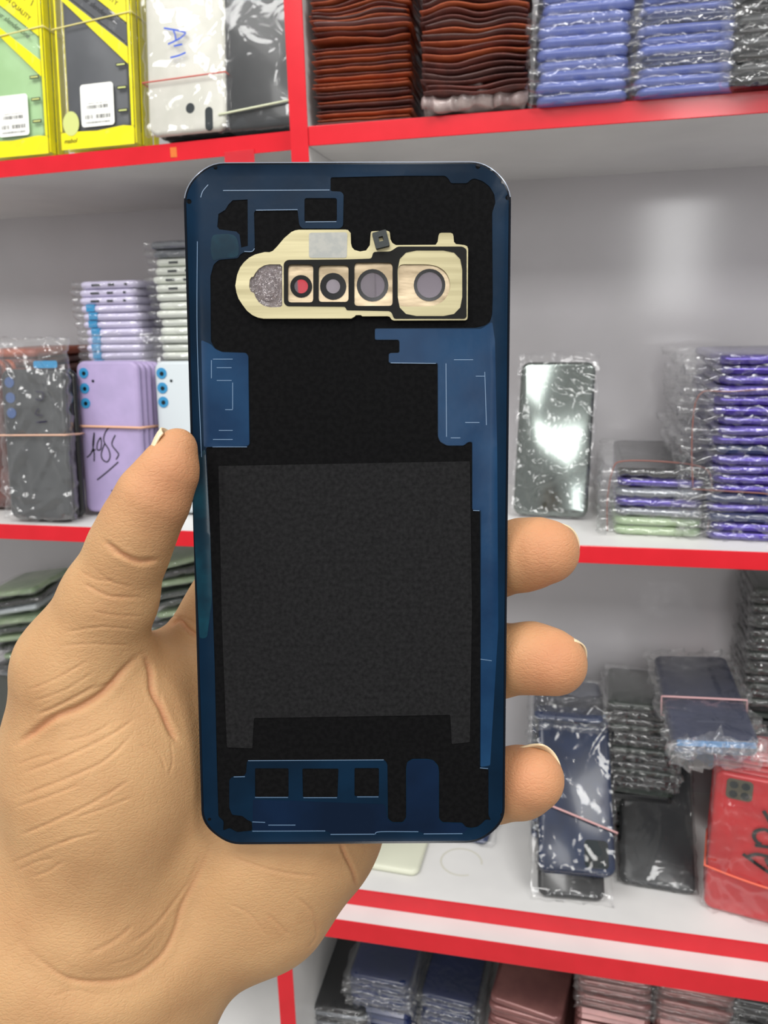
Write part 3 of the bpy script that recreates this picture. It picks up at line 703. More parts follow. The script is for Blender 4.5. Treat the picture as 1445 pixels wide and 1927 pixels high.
def bag_mesh(w, h, t, seed, amp=.0012, nu=26, nv=14, folds=0, ox=0, oy=0, ragged=.002, p=8, freq=70, cap=None):
    """closed plastic pillow around a slab lying at z 0..t, y 0..h"""
    rnd_ = random.Random(seed); bm = bmesh.new(); G = {}
    F_ = [(rnd_.uniform(-w / 2, w / 2), rnd_.uniform(0, h), rnd_.uniform(0, PI), rnd_.uniform(.0012, .004), rnd_.uniform(.6, 1.3), rnd_.uniform(.02, .07)) for _ in range(folds)]
    for i in range(nu + 1):
        for j in range(nv + 1):
            u = -1 + 2 * i / nu; v = -1 + 2 * j / nv
            u = math.copysign(1 - (1 - abs(u)) ** 1.5, u); v = math.copysign(1 - (1 - abs(v)) ** 1.5, v)
            x = u * w / 2 + ox; y = v * h / 2 + h / 2 + oy
            prof = max(0, 1 - abs(u) ** p) ** (1 / p) * max(0, 1 - abs(v) ** p) ** (1 / p)
            edge = max(abs(u), abs(v)) ** 6
            dx = ragged * edge * noise.noise((x * 150, y * 150, seed * 1.7)); dy = ragged * edge * noise.noise((x * 150, y * 150, seed * 2.9 + 9))
            dzc = ragged * edge * noise.noise((x * 90, y * 90, seed * 3.3 + 5)) * 1.2
            for k, s in ((1, 1), (0, -1)):
                d = amp * (1 - 2.4 * abs(noise.noise((x * freq, y * freq, seed * 7.3 + k * 31)))) * (.35 + .65 * prof)
                for fx, fy, fa, fw, fs, fl in F_:
                    ax, ay = x - fx, y - fy; al = ax * math.cos(fa) + ay * math.sin(fa); ac = -ax * math.sin(fa) + ay * math.cos(fa) + .004 * math.sin(al * 60)
                    d += amp * 1.6 * fs * math.exp(-(ac / fw) ** 2 - (al / fl) ** 2) * prof
                z = t / 2 + s * ((t / 2 + (.0006 if k else .0002)) * prof + (max(0, d + amp * .4) if k else 0)) + dzc
                if cap is not None and -.95 < v: z = min(max(z, .0), cap)
                if (i in (0, nu) or j in (0, nv)) and k == 0: G[i, j, 0] = G[i, j, 1]; continue
                G[i, j, k] = bm.verts.new((x + dx, y + dy, z))
    for k in (1, 0):
        for i in range(nu):
            for j in range(nv):
                try: bm.faces.new((G[i, j, k], G[i + 1, j, k], G[i + 1, j + 1, k], G[i, j + 1, k]))
                except ValueError: pass
    me = bpy.data.meshes.new('plastic_bag'); bmesh.ops.recalc_face_normals(bm, faces=bm.faces); bm.to_mesh(me); bm.free(); return me
BAG = filmmat('clear_bag', haze=.02, gloss=.035, rough=.10, bump=.22, bscale=40)
BAGH = filmmat('hazy_bag', haze=.035, gloss=.06, rough=.10, bump=.35, bscale=60)
BAGD = filmmat('smoky_bag', tint=(225, 225, 225), haze=.015, gloss=.03, rough=.10, bump=.2, bscale=40)
def stand(px, py, Z, yaw=0, lean=8, roll=0, deep=0):
    P = onZ(px, py, Z); P.z += deep * math.sin(math.radians(lean)); return T(*P) @ Rz(yaw) @ Rx(-lean) @ Ry(roll) @ Rx(90)
def leanfor(px, py, Z, h, top_py, yaw=0):
    """lean angle that brings the top edge of a cover of height h to the seen height"""
    best = min((abs(proj((stand(px, py, Z, yaw, l) @ Vector((0, h, 0))))[1] - top_py), l) for l in [x * .5 for x in range(-10, 150)])
    return best[1]
def rubber_band(name_label, mw, w, t0, t1, y, dy, rgb, r=.0007, group=None, sag=0):
    pts = []
    for i in range(9): f_ = i / 8; pts.append((-w / 2 + w * f_, y + dy * f_ + sag * math.sin(PI * f_), t1))
    for i in range(1, 5): pts.append((w / 2, y + dy, t1 + (t0 - t1) * i / 4))
    for i in range(1, 9): f_ = i / 8; pts.append((w / 2 - w * f_, y + dy * (1 - f_), t0))
    for i in range(1, 4): pts.append((-w / 2, y, t0 + (t1 - t0) * i / 4))
    o = obj('rubber_band', tube_bm(pts, r, 6, True), mat('rubber_%d_%d_%d' % rgb, rgb, rough=.6), smooth=True)
    o.matrix_world = mw; return tag(o, name_label, 'rubber band', group)
def bars(w, h, seed, dens=.6):
    """barcode-like row of upright bars, one mesh"""
    r_ = random.Random(seed); bm = bmesh.new(); x = 0
    while x < w:
        a = r_.choice((.0003, .0005, .0008))
        b = box_bm(x, min(x + a, w), 0, h, 0, .00004); me_ = bpy.data.meshes.new('t'); b.to_mesh(me_); b.free(); bm.from_mesh(me_); bpy.data.meshes.remove(me_)
        x += a + r_.choice((.0003, .0005, .0007))
    return bm
def poly_bm(pts, z, th=.00015):
    bm = bmesh.new(); a = [bm.verts.new((x, y, z)) for x, y in pts]; b = [bm.verts.new((x, y, z + th)) for x, y in pts]
    bm.faces.new(a[::-1]); bm.faces.new(b); n = len(pts)
    for i in range(n): bm.faces.new((a[i], a[(i + 1) % n], b[(i + 1) % n], b[i]))
    return bm
INK = mat('black_ink', (22, 22, 24), rough=.5); INKB = mat('blue_ink', (44, 84, 190), rough=.5)

# ======== yellow pouches, upper left
YEL = mat('yellow_print', (238, 226, 10), rough=.3, spec=.5, coat=.3, rgb2=(226, 214, 20), nscale=60)
PALEY = mat('pale_yellow_print', (200, 208, 128), rough=.35, coat=.2)
DKBAND = mat('grey_print', (74, 76, 80), rough=.4)
STICK = mat('white_sticker', (240, 240, 234), rough=.5)
SLATE = mat('slate_cover', (66, 69, 74), rough=.4, spec=.4, rgb2=(74, 77, 82), nscale=30)
MINT = mat('mint_cover', (152, 190, 134), rough=.4, spec=.4, rgb2=(160, 198, 144), nscale=30)
PW, PH, PT = .078, .185, .0085
pouch_bag = bag_mesh(PW, PH, PT, 3, amp=.0006, nu=22, nv=30, folds=8, ragged=.0008, p=6)
def pouch(label, mw, colmat, full, group):
    t = thing('packaged_phone_cover', label, 'packaged phone cover', mw, group)
    b = slab0(PW - .014, PH - .03, PT - .003, .007); bmesh.ops.translate(b, verts=b.verts, vec=(0, .014, .0015)); obj('phone_cover', b, colmat, t, smooth=True)
    z = PT + .0014
    sl = obj('pouch', pouch_bag, BAG, t, smooth=True, label='clear pouch with yellow printing')
    def pr(name, pts, m, zz=0, th=.00012): return obj(name, poly_bm(pts, z + zz, th), m, sl)
    W2 = PW / 2
    pr('printed_border', [(-W2 + .001, .0005), (W2 - .001, .0005), (W2 - .001, .0155), (W2 - .012, .017), (0, .0145), (-W2 + .012, .0155), (-W2 + .001, .015)], YEL)
    pr('printed_border', [(W2 - .0035, .016), (W2 - .0008, .016), (W2 - .0008, PH - .002), (W2 - .0035, PH - .002)], YEL)
    obj('pouch_edge', box_bm(W2 - .0009, W2 + .0004, .002, PH - .002, .0012, PT), YEL, sl)
    pr('printed_border', [(-W2 + .0008, .016), (-W2 + .0024, .016), (-W2 + .0024, PH - .002), (-W2 + .0008, PH - .002)], YEL)
    if full:
        pr('printed_stripe', [(-W2 + .004, .135), (-W2 + .004, .131), (W2 - .004, .067), (W2 - .004, .081)], YEL, .0001)
        pr('printed_triangle', [(-W2 + .021, .142), (W2 - .004, .101), (W2 - .004, PH - .004), (-W2 + .021, PH - .004)], YEL, .0001)
        if colmat is SLATE: pr('printed_stripe', [(-W2 + .006, .150), (-W2 + .006, .137), (W2 - .004, .084), (W2 - .004, .099), (-W2 + .018, .142)], DKBAND, .0001)
        cs = [(-W2 + .0125 + .0085 * math.cos(a), .0225 + .0105 * math.sin(a)) for a in [2 * PI * i / 24 for i in range(24)]]
        pr('printed_disc', cs, PALEY, .0003)
        ang = math.atan2(-.045, .053)
        for s_, x, y, sz in (('E IN QUALITY', -.002, .1385, .0058), ('L', .019, .135, .0085), ('I', .0275, .128, .0085)):
            o = obj('lettering', text_mesh(s_, sz), INK, sl); o.matrix_local = T(x, y, z + .0004) @ Rz(math.degrees(ang) if len(s_) > 1 else -35)
        o = obj('lettering', text_mesh('Make your slender one', .0066, .35), INK, sl); o.matrix_local = T(-W2 + .013, .1375, z + .0004) @ Rz(-37)
        for i, yy in enumerate((.066, .047, .028)):
            ic = pr('printed_icon', [(W2 - .0165, yy), (W2 - .0065, yy), (W2 - .0065, yy + .0028), (W2 - .0165, yy + .0028)], INK, .0002)
            pr('printed_icon', [(W2 - .0155, yy + .0008), (W2 - .0075, yy + .0008), (W2 - .0075, yy + .002), (W2 - .0155, yy + .002)], PALEY, .0004)
        o = obj('lettering', text_mesh('mabol', .0055, .3), INK, sl); o.matrix_local = T(-W2 + .004, .006, z + .0004)
        lb = obj('barcode_sticker', slab_bm(.034, .036, .0003, .003, .0001), STICK, t, label='white barcode sticker'); lb.matrix_local = T(.002, .036, z + .0006)
        for x, y, w_, h_, sd in ((-.011, -.003, .022, .003, 1), (-.013, -.0115, .008, .0035, 2), (-.002, -.0115, .015, .0035, 3), (-.013, -.0155, .026, .0018, 4), (-.009, .0012, .020, .0007, 5)):
            o = obj('barcode', bars(w_, h_, sd), INK, lb); o.matrix_local = T(x, y, .0003); o['kind'] = 'stuff'
    return t
def pouches(px, py, n, colmat, word, yaw, lean):
    base = stand(px, py, ZT, yaw, lean, deep=(PT + .0014) * n)
    for i in range(n):
        lab = 'yellow printed pouch holding a %s phone cover, %s' % (word, 'front of its banded row' if i == 0 else ORD[i] + ' from the front of its row')
        pouch(lab, base @ T(.0008 * math.sin(i * 2.3), .0008 * (i % 2), -PT * (i + 1) - .0014 * i), colmat, i == 0, 'yellow pouches with %s covers' % word)
    rubber_band('thin cream rubber band around the yellow pouches with %s covers' % word, base, PW + .003, -(PT + .0014) * n - .001, .0022, .103, .006, (226, 214, 140), .0006)
pouches(30, 303, 3, MINT, 'mint green', -3, 6)
pouches(187, 288, 4, SLATE, 'slate grey', -3, 6)

# ======== generic covers
def covmat(name, rgb, rough=.3, metal=0, coat=.3, rgb2=None): return mat(name, rgb, rough=rough, metal=metal, coat=coat, rgb2=rgb2, nscale=40)
OFFW = covmat('offwhite_cover', (206, 204, 194), .5, coat=.05, rgb2=(196, 195, 184)); BLKC = covmat('black_cover', (20, 21, 23), .25)
CHAR = covmat('charcoal_cover', (58, 60, 62), .35, rgb2=(64, 66, 68)); LAV = covmat('lavender_cover', (168, 152, 192), .4, coat=.05, rgb2=(160, 146, 184)); LAVP = covmat('pale_lavender_edge', (206, 200, 226), .3)
WHT = covmat('white_cover', (196, 204, 208), .4, coat=.05); GRNW = covmat('pale_grey_cover', (214, 218, 208), .3)
PERI = covmat('periwinkle_cover', (84, 98, 162), .3, rgb2=(94, 108, 172)); NAVY = covmat('navy_cover', (30, 42, 84), .22, rgb2=(26, 40, 76)); BLUEM = covmat('deep_blue_cover', (14, 36, 74), .25, 0, rgb2=(18, 44, 86))
PURP = covmat('purple_cover', (74, 56, 150), .2, .5, rgb2=(54, 42, 116)); GREENC = covmat('sage_cover', (164, 184, 146), .35, rgb2=(140, 164, 126)); CREAM = covmat('cream_cover', (214, 216, 196), .45, coat=.05); DGRN = covmat('dark_green_cover', (38, 48, 42), .3)
REDC = covmat('red_cover', (196, 34, 40), .3, .1, rgb2=(184, 28, 36)); ROSE = covmat('rose_brown_cover', (136, 92, 88), .3, .3, rgb2=(124, 82, 80)); SILV = covmat('silver_cover', (112, 120, 116), .16, .85); GREYC = covmat('steel_grey_cover', (128, 132, 138), .25, .5)
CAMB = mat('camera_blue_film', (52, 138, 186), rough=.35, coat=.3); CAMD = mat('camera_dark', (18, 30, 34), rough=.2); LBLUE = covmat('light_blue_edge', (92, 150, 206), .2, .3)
W, H, TT = .0745, .158, .0078
SH = {}
def shell(m, w=W, h=H, t=TT, r=.009):
    k = (m.name, w, h, t)
    if k not in SH:
        bm = slab0(w, h, t, r); me_ = bpy.data.meshes.new('shell'); bmesh.ops.recalc_face_normals(bm, faces=bm.faces); bm.to_mesh(me_); bm.free(); me_.materials.append(m)
        me_.polygons.foreach_set('use_smooth', [True] * len(me_.polygons)); SH[k] = me_
    return SH[k]
def disc_bm(x, y, z, r, th=.0005, n=20): return poly_bm([(x + r * math.cos(2 * PI * i / n), y + r * math.sin(2 * PI * i / n)) for i in range(n)], z, th)
SB = {}
def bagm(key, m, **kw):
    if key not in SB: SB[key] = bag_mesh(**kw); SB[key].materials.append(m)
    return SB[key]
def cover_in_bag(label, mw, m, bag, group=None, w=W, h=H, t=TT, name='phone_cover', cat='phone cover'):
    tt = thing(name, label, cat, mw, group)
    obj('shell', shell(m, w, h, t), None, tt)
    if bag: obj('plastic_bag', bag, None, tt, smooth=True)
    return tt
def strokes_part(tt, st, wd, z, m, name='handwriting'): return obj(name, ribbon_bm(st, wd, z, .0001), m, tt, label='hand-drawn pen marks')

# ======== upper left: white bundle with pen marks, charcoal bundle
bagS = [bagm('st%d' % i, BAG, w=W + .006, h=H + .026, t=TT, seed=20 + i, amp=.0011, nu=36, nv=56, folds=26, ragged=.003, p=9, freq=45) for i in range(3)]
b0 = stand(352, 263, ZT, -4, 7, deep=.036)
wt = cover_in_bag('off-white phone cover in clear bag with blue pen marks A11, front of its bundle', b0 @ T(0, .001, -TT), OFFW, bagS[0], 'bagged covers of the off-white bundle')
zz = TT + .0036
strokes_part(wt, [[(-.017, .0835), (-.007, .081), (.001, .0785), (.003, .077), (-.003, .0735), (-.0135, .0705)], [(-.008, .0805), (-.0065, .077), (-.006, .0725)]], .0014, zz, INKB)
strokes_part(wt, [[(-.008, .0684), (-.004, .0687), (.0, .069)]], .0014, zz, INKB); strokes_part(wt, [[(-.0115, .0598), (-.004, .0605), (.003, .0622)]], .0014, zz, INKB)
obj('fingerprint_hole', disc_bm(.004, .0195, TT - .0004, .0042), CAMD, wt); obj('camera_slot', poly_bm(rrect(.0072, .019, .0036, 6, .0215, .0095), TT - .0004, .0006), CAMD, wt)
for i in range(1, 4):
    cover_in_bag('black phone cover, %s from the front in the bundle with blue pen marks' % ORD[i], b0 @ T(.0015 * i, .001, -(TT + .0012) * (i + 1)), BLKC, bagS[i % 3] if i == 3 else None, 'bagged covers of the off-white bundle')
rubber_band('thin red rubber band around the off-white bundle', b0, W + .004, -(TT + .0012) * 4 - .001, .0035, .0435, .001, (196, 92, 82), .0006)
bagC = bagm('charcoal_bag', BAGD, w=.074, h=H + .02, t=TT, seed=29, amp=.0003, nu=36, nv=60, folds=7, ragged=.002, p=9, freq=25)
b1 = stand(492, 251, ZT, -2, 7, deep=.028)
for i in range(3):
    t_ = cover_in_bag('charcoal phone cover in glossy bag, %s beside the red divider' % ('front of the bundle' if i == 0 else ORD[i] + ' in the bundle'), b1 @ T(0, .001, -(TT + .001) * (i + 1)), CHAR, bagC if i == 0 else None, 'charcoal bagged covers', w=.070)
rubber_band('pale rubber band around the charcoal bundle by the red divider', b1, .074, -(TT + .001) * 3 - .001, .0022, .0135, .007, (206, 210, 180), .0009)

# ======== lying stacks
HID = []
def hidden_layer(mw, m, w, h, t): HID.append((mw.copy(), m, w, h, t))
def stack(n, base, mats, bags, labeler, group, pitch, jx=.0012, jy=.002, jr=.8, w=W, h=H, t=TT, seed=1, name='phone_cover', cat='phone cover', slope=0, make=None, hid=0):
    r_ = random.Random(seed); out = []
    for i in range(n):
        mw = base @ T(r_.uniform(-jx, jx) + slope * i, r_.uniform(-jy, jy), pitch * i) @ Rz(r_.uniform(-jr, jr)) @ Ry(r_.uniform(-jr, jr) * .12)
        if i < hid: hidden_layer(mw, mats[i % len(mats)] if mats and not callable(mats) else BLKC, w, h, t); continue
        if make: out.append(make(labeler(i), mw, i)); continue
        m = mats[i % len(mats)] if not callable(mats) else mats(i)
        out.append(cover_in_bag(labeler(i), mw, m, bags[i % len(bags)] if bags else None, group, w, h, t, name, cat))
    return out
def from_bottom(fmt): return lambda i: fmt % ('lowest' if i == 0 else ORD[i] + ' from the bottom')
def from_top(fmt, n): return lambda i: fmt % ('topmost' if i == n - 1 else ORD[n - 1 - i] + ' from the top')
# orange sleeves: flat orange plastic with a dark cover showing through, wavier towards the top
ORG = mat('orange_sleeve', (172, 84, 46), rough=.42, coat=.1, rgb2=(140, 60, 36), nscale=70, nlo=.35, nhi=.7)
ORGD = mat('dark_orange_sleeve', (100, 50, 42), rough=.4, coat=.15, rgb2=(78, 40, 36), nscale=60)
BRN = mat('brown_film', (88, 60, 56), rough=.35, coat=.2, rgb2=(70, 40, 38), nscale=50)
MAUV = mat('mauve_film', (122, 92, 90), rough=.4, rgb2=(104, 74, 72), nscale=30)
def wavy(w, h, t, seed, amp, lift, thin=1.0):
    bm = bmesh.new(); nu, nv = 30, 16; G = {}
    for i in range(nu + 1):
        for j in range(nv + 1):
            u = -1 + 2 * i / nu; v = -1 + 2 * j / nv; x = u * w / 2; y = (v + 1) * h / 2
            x += .0015 * noise.noise((seed, y * 40, 3)); y += .002 * noise.noise((seed, x * 60, 8)) * (1 - v) / 2
            wv = amp * noise.noise((x * 30, y * 22, seed * .23 + 4)); ed = max(0, 1 - abs(u) ** 5) ** .5 * max(0, 1 - abs(v) ** 9) ** .5
            for k in (0, 1): G[i, j, k] = bm.verts.new((x, y, lift + wv + t / 2 + (k - .5) * t * (.12 + .88 * ed) * thin))
    for i in range(nu):
        for j in range(nv):
            for k in (0, 1): bm.faces.new((G[i, j, k], G[i + 1, j, k], G[i + 1, j + 1, k], G[i, j + 1, k]))
    for i in range(nu):
        for j in (0, nv): bm.faces.new((G[i, j, 0], G[i + 1, j, 0], G[i + 1, j, 1], G[i, j, 1]))
    for j in range(nv):
        for i in (0, nu): bm.faces.new((G[i, j, 0], G[i, j + 1, 0], G[i, j + 1, 1], G[i, j, 1]))
    me_ = bpy.data.meshes.new('sleeve'); bmesh.ops.recalc_face_normals(bm, faces=bm.faces); bm.to_mesh(me_); bm.free(); return me_
def sleeve(label, mw, i, group, w, pitch, seed, calm):
    flat = i < calm; amp = .0004 if flat else .0060
    t = thing('packaged_phone_cover', label, 'packaged phone cover', mw, group)
    r_ = random.Random(seed * 50 + i)
    lo_m = ORG if r_.random() < (.75 if flat else .55) else ORGD
    hi_m = r_.choice((ORGD, ORG, ORGD)) if flat else r_.choice((BRN, ORGD, MAUV, ORGD, BRN))
    o = obj('sleeve', wavy(w, .15, pitch * .62, seed * 9 + i, amp, 0), lo_m, t, smooth=True, label='orange plastic sleeve')
    o = obj('inner_film', wavy(w * r_.uniform(.94, 1.0), .148, pitch * (.5 if flat else .8), seed * 9 + i + .35, amp * 1.2, pitch * .42), hi_m, t, smooth=True, label='dark reddish film')
    return t
b2 = T(*onZ(683, 232, ZT)) @ Rz(2)
stack(18, b2, None, None, from_bottom('flat orange plastic sleeve, %s of the orange stack by the divider'), '', .0064, make=lambda l, mw, i: sleeve(l, mw, i, 'orange sleeves of the left stack', .079, .0064, 3, 9), jr=.6, seed=5)
P = onZ(893, 206, ZT)
stack(14, T(P.x, P.y, ZT + .0125) @ Rz(2), None, None, from_bottom('crinkled orange plastic sleeve, %s of the stack on the crumpled grey bag'), '', .0078, make=lambda l, mw, i: sleeve(l, mw, i, 'orange sleeves of the right stack', .080, .0078, 7, 0), jr=1.0, seed=6)
cr = bag_mesh(.078, .11, .010, 77, amp=.004, nu=40, nv=24, folds=14, ragged=.006, p=4, freq=55)
o = obj('plastic_bag', cr, mat('greyish_bag', (176, 160, 156), rough=.35, coat=.3, rgb2=(150, 132, 130), nscale=60), smooth=True)
o.matrix_world = T(*onZ(895, 214, ZT)) @ Rz(3) @ T(-.001, -.006, .002); tag(o, 'crumpled greyish plastic bag squashed under the right orange stack', 'plastic bag')
bagL = [bagm('ly%d' % i, BAG, w=W + .007, h=H + .012, t=TT, seed=40 + i, amp=.0012, nu=30, nv=14, oy=-.005, ragged=.004, p=10, freq=60, cap=TT + .0008) for i in range(4)]
bagLH = [bagm('lh%d' % i, BAGH, w=W + .008, h=H + .014, t=TT, seed=60 + i, amp=.0016, nu=34, nv=14, oy=-.006, ragged=.006, p=10, freq=75, cap=TT + .0008) for i in range(3)]
bagSH = [bagm('sh%d' % i, BAGH, w=W + .008, h=.102, t=TT, seed=80 + i, amp=.0016, nu=34, nv=12, oy=-.006, ragged=.006, p=10, freq=75, cap=TT + .0008) for i in range(3)]
stack(12, T(*onZ(1098, 191, ZT)) @ Rz(3), [PERI], bagL[:2] + bagLH[:2], from_bottom('periwinkle blue phone cover in clear bag, %s of the left blue stack'), 'periwinkle covers of the left blue stack', .0074, w=.066, h=.15, seed=8, jr=1.6, jx=.002)
stack(14, T(*onZ(1294, 176, ZT)) @ Rz(3), [PERI, PERI, PERI, NAVY], bagL[:2] + bagLH[:2], from_bottom('periwinkle blue phone cover in clear bag, %s of the right blue stack'), 'periwinkle covers of the right blue stack', .0066, w=.070, h=.15, t=.0066, seed=9, jr=1.4, jx=.002)
stack(11, T(*onZ(1470, 158, ZT)) @ Rz(3), [BLKC, CHAR], bagLH, from_bottom('black phone cover in clear bag, %s of the black top-shelf stack'), 'black covers at the right end of the top shelf', .0076, seed=10, jr=1.2, w=.066)
# ======== middle shelf, left
def lens3(tt, x, ys, r, z=TT, m=CAMB):
    for y in ys:
        o = obj('camera_lens', disc_bm(x, y, z, r, .0008), m, tt, label='round blue camera film'); obj('lens_pupil', disc_bm(x + .0004, y - .0004, z + .0008, r * .4, .0003, 12), CAMD, o)
# orange bundle at the far left edge, and the orange sleeve behind the black bundle
bo = stand(-36, 962, ZM, 4, 4, deep=.036)
for i in range(4):
    cover_in_bag('orange wrapped phone cover, %s of the bundle at the left end' % ('front' if i == 0 else ORD[i]), bo @ T(0, .001, -.0088 * (i + 1)), ORGD if i % 2 == 0 else ORG, bagS[0] if i == 0 else None, 'orange bundle at the left end')
zo = onY(40, 640, .80).z; no = int((zo - ZM) / .0105); po = onY(10, 655, .80)
for i in range(no):
    if i < no - 2: hidden_layer(T(po.x + .002 * math.sin(i * 2.1), .80, ZM + .0105 * i), ORGD, W, .12, .0100); continue
    cover_in_bag('orange phone cover lying behind the black bundle, %s of its stack' % ('topmost' if i == no - 1 else ORD[no - 1 - i] + ' from the top'), T(po.x + .002 * math.sin(i * 2.1), .80, ZM + .0105 * i), ORG if i == no - 1 else ORGD, None, 'orange covers lying behind the black bundle', t=.0100, h=.12)
bk = stand(76, 986, ZM, 0, 6, deep=.027)
BAGX = filmmat('crinkled_bag', haze=.03, gloss=.05, rough=.10, bump=.4, bscale=40)
bagB = bagm('black_front', BAGX, w=W + .004, h=H + .022, t=TT, seed=91, amp=.0020, nu=40, nv=60, folds=34, ragged=.004, p=9, freq=55)
for i in range(3):
    t_ = cover_in_bag('black phone cover in crinkled clear bag, %s of the banded black bundle' % ('front' if i == 0 else ORD[i]), bk @ T(.001 * i, .001, -(TT + .001) * (i + 1)), CHAR if i == 0 else BLKC, bagB if i == 0 else None, 'black bundle left of the lavender bundle', w=.069, h=.150)
    if i == 0:
        for y in (.137, .122, .107): obj('camera_lens', disc_bm(-.024, y, TT, .0052, .0006), mat('faded_blue_film', (74, 96, 140), rough=.4), t_, label='round blue camera film')
        obj('blue_film_tab', poly_bm(rrect(.026, .007, .002, 4, .018, .154), TT + .001, .0004), CAMB, t_, label='strip of blue film')
        strokes_part(t_, [[(.006, .128), (.014, .127), (.012, .120), (.005, .121)], [(.008, .112), (.004, .106), (.012, .105)], [(.004, .098), (.016, .099)]], .0013, TT + .002, mat('purple_ink', (30, 24, 52), rough=.5))
rubber_band('salmon rubber band around the black bundle left of the lavender covers', bk, .074, -(TT + .001) * 3 - .001, .0035, .086, .001, (208, 168, 146), .0011)
bl = stand(216, 975, ZM, -2, 5, deep=.046)
for i in range(5):
    t_ = cover_in_bag('lavender phone cover, %s of the banded lavender bundle' % ('front one with black pen marks,' if i == 0 else ORD[i] + ' from the front'), bl @ T(.0006 * i, .001, -(TT + .0012) * (i + 1)), LAV, bagS[2] if i == 4 else None, 'banded lavender bundle', w=.0700, h=.154)
    if i == 0:
        lens3(t_, -.0255, (.142, .1268, .112), .0052); obj('flash', disc_bm(-.0155, .134, TT, .0014), CAMD, t_)
        cv = lambda X, Y: (-.035 + (X - 20) / 8900, .154 - (Y - 200) / 10500)
        S_ = [[(172, 950), (150, 1080), (158, 1180), (152, 1260)], [(80, 1220), (125, 1175), (155, 1095), (172, 960)], [(125, 1160), (175, 1130)], [(235, 1000), (200, 1060), (192, 1130), (225, 1130), (240, 1060), (235, 1000)],
              [(340, 880), (285, 950), (265, 1040), (310, 1130), (318, 1210), (285, 1262), (240, 1235), (232, 1170), (275, 1060)], [(385, 975), (345, 1070), (385, 1140), (408, 1180), (378, 1235)], [(400, 1260), (290, 1360), (170, 1460)], [(310, 1570), (375, 1585), (440, 1575)]]
        strokes_part(t_, [[cv(*p) for p in s] for s in S_], .0013, TT + .0003, INK)
rubber_band('peach rubber band around the lavender bundle', bl, .073, -(TT + .0012) * 5 - .001, .0012, .090, -.001, (222, 172, 142), .0013)
bw = stand(368, 972, ZM, 0, 4, deep=.027)
for i in range(3):
    t_ = cover_in_bag('white phone cover, %s of the white bundle behind the thumb' % ('front' if i == 0 else ORD[i]), bw @ T(0, .001, -(TT + .001) * (i + 1)), WHT, None, 'white bundle behind the thumb', w=.074, h=.154)
    if i == 0: lens3(t_, -.0285, (.142, .1275, .1135), .0055); obj('flash', disc_bm(-.0185, .1345, TT, .0014), CAMD, t_)
# lying lavender and white stacks behind
YS = .765
def zat(px, py, Y): return onY(px, py, Y)
def portset(t_, m=CAMD, y=-.0002):
    for x, w_ in ((-.012, .010), (.006, .007), (.023, .003)):
        obj('port', box_bm(x - w_ / 2, x + w_ / 2, y - .0004, y + .003, TT * .35, TT * .62), m, t_)
def wrapset(t_):
    obj('camera_film', box_bm(-.0235, -.0135, -.0012, .012, TT * .15, TT + .0008, .0006), CAMB, t_, label='blue camera film over the edge')
top = zat(212, 512, YS).z; pitch = .0082; n = int((top - ZM) / pitch)
pz = zat(215, 690, YS)
bagV = [bagm('lv%d' % i, BAGH, w=W + .006, h=H + .008, t=TT, seed=160 + i, amp=.0010, nu=30, nv=12, oy=-.003, ragged=.004, p=10, freq=55, cap=TT + .0003) for i in range(3)]
def lavmake(l, mw, i):
    t_ = cover_in_bag(l, mw, LAVP, bagV[i % 3], 'lying lavender stack', w=.068)
    if i >= n - 3: portset(t_)
    elif i > n - 14: wrapset(t_)
    return t_
stack(n, T(pz.x, YS, ZM), [LAVP], None, from_top('pale lavender phone cover, %s of the lying lavender stack', n), '', pitch, make=lavmake, hid=n - 13, w=.068, jr=1.5, jx=.002, seed=31)
topw = zat(330, 436, YS).z; pw_ = .0086; nw = int((topw - ZM) / pw_); pz2 = zat(345, 600, YS)
def whmake(l, mw, i):
    m = GREYC if i >= nw - 2 else GRNW
    t_ = cover_in_bag(l, mw, m, bagV[(i + 1) % 3], 'lying white stack', w=.070)
    if nw - 6 <= i < nw - 2: portset(t_)
    return t_
stack(nw, T(pz2.x + .003, YS, ZM), [GRNW], None, lambda i: ('dark grey' if i >= nw - 2 else 'white') + ' phone cover, %s of the lying white stack' % ('topmost' if i == nw - 1 else ORD[nw - 1 - i] + ' from the top'), '', pw_, make=whmake, hid=nw - 16, w=.070, jr=1.2, jx=.0025, seed=32)

# ======== middle shelf, right
bs = stand(1033, 978, ZM, -6, 15, deep=.009)
bagSil = bagm('silver_bag', BAG, w=.077, h=.158, t=TT, seed=301, amp=.0020, nu=50, nv=70, folds=40, ragged=.004, p=10, freq=85)
t_ = cover_in_bag('silvery mirror-like phone cover in crinkled bag leaning on the back panel', bs @ T(0, .001, -TT), SILV, bagSil, w=.071, h=.150)
Pm = onZ(1236, 1010, ZM); bm_ = T(*Pm) @ Rz(-3)
sm = [GREENC, GREENC, GREYC, PURP, GREYC, PURP, BLKC]
bagM = [bagm('mid%d' % i, BAGH, w=.094, h=H + .014, t=TT, seed=340 + i, amp=.0022, nu=36, nv=14, ox=-.004, oy=-.006, ragged=.007, p=9, freq=70, cap=TT + .0008) for i in range(3)]
cn = {GREENC: 'sage green', GREYC: 'steel grey', PURP: 'purple', BLKC: 'black'}
stack(7, bm_, sm, bagM, lambda i: '%s bagged cover, %s in the short stack beside the silvery cover' % (cn[sm[i]], 'lowest' if i == 0 else ORD[i] + ' from the bottom'), 'short mixed stack', .0088, jr=1.5, seed=33, w=.074)
pts = [(-.042, .01, .001), (-.0435, .01, .030), (-.040, .01, .058), (-.032, .01, .0655), (0, .01, .066), (.03, .01, .063), (.041, .01, .055), (.043, .01, .03), (.042, .01, .001)]
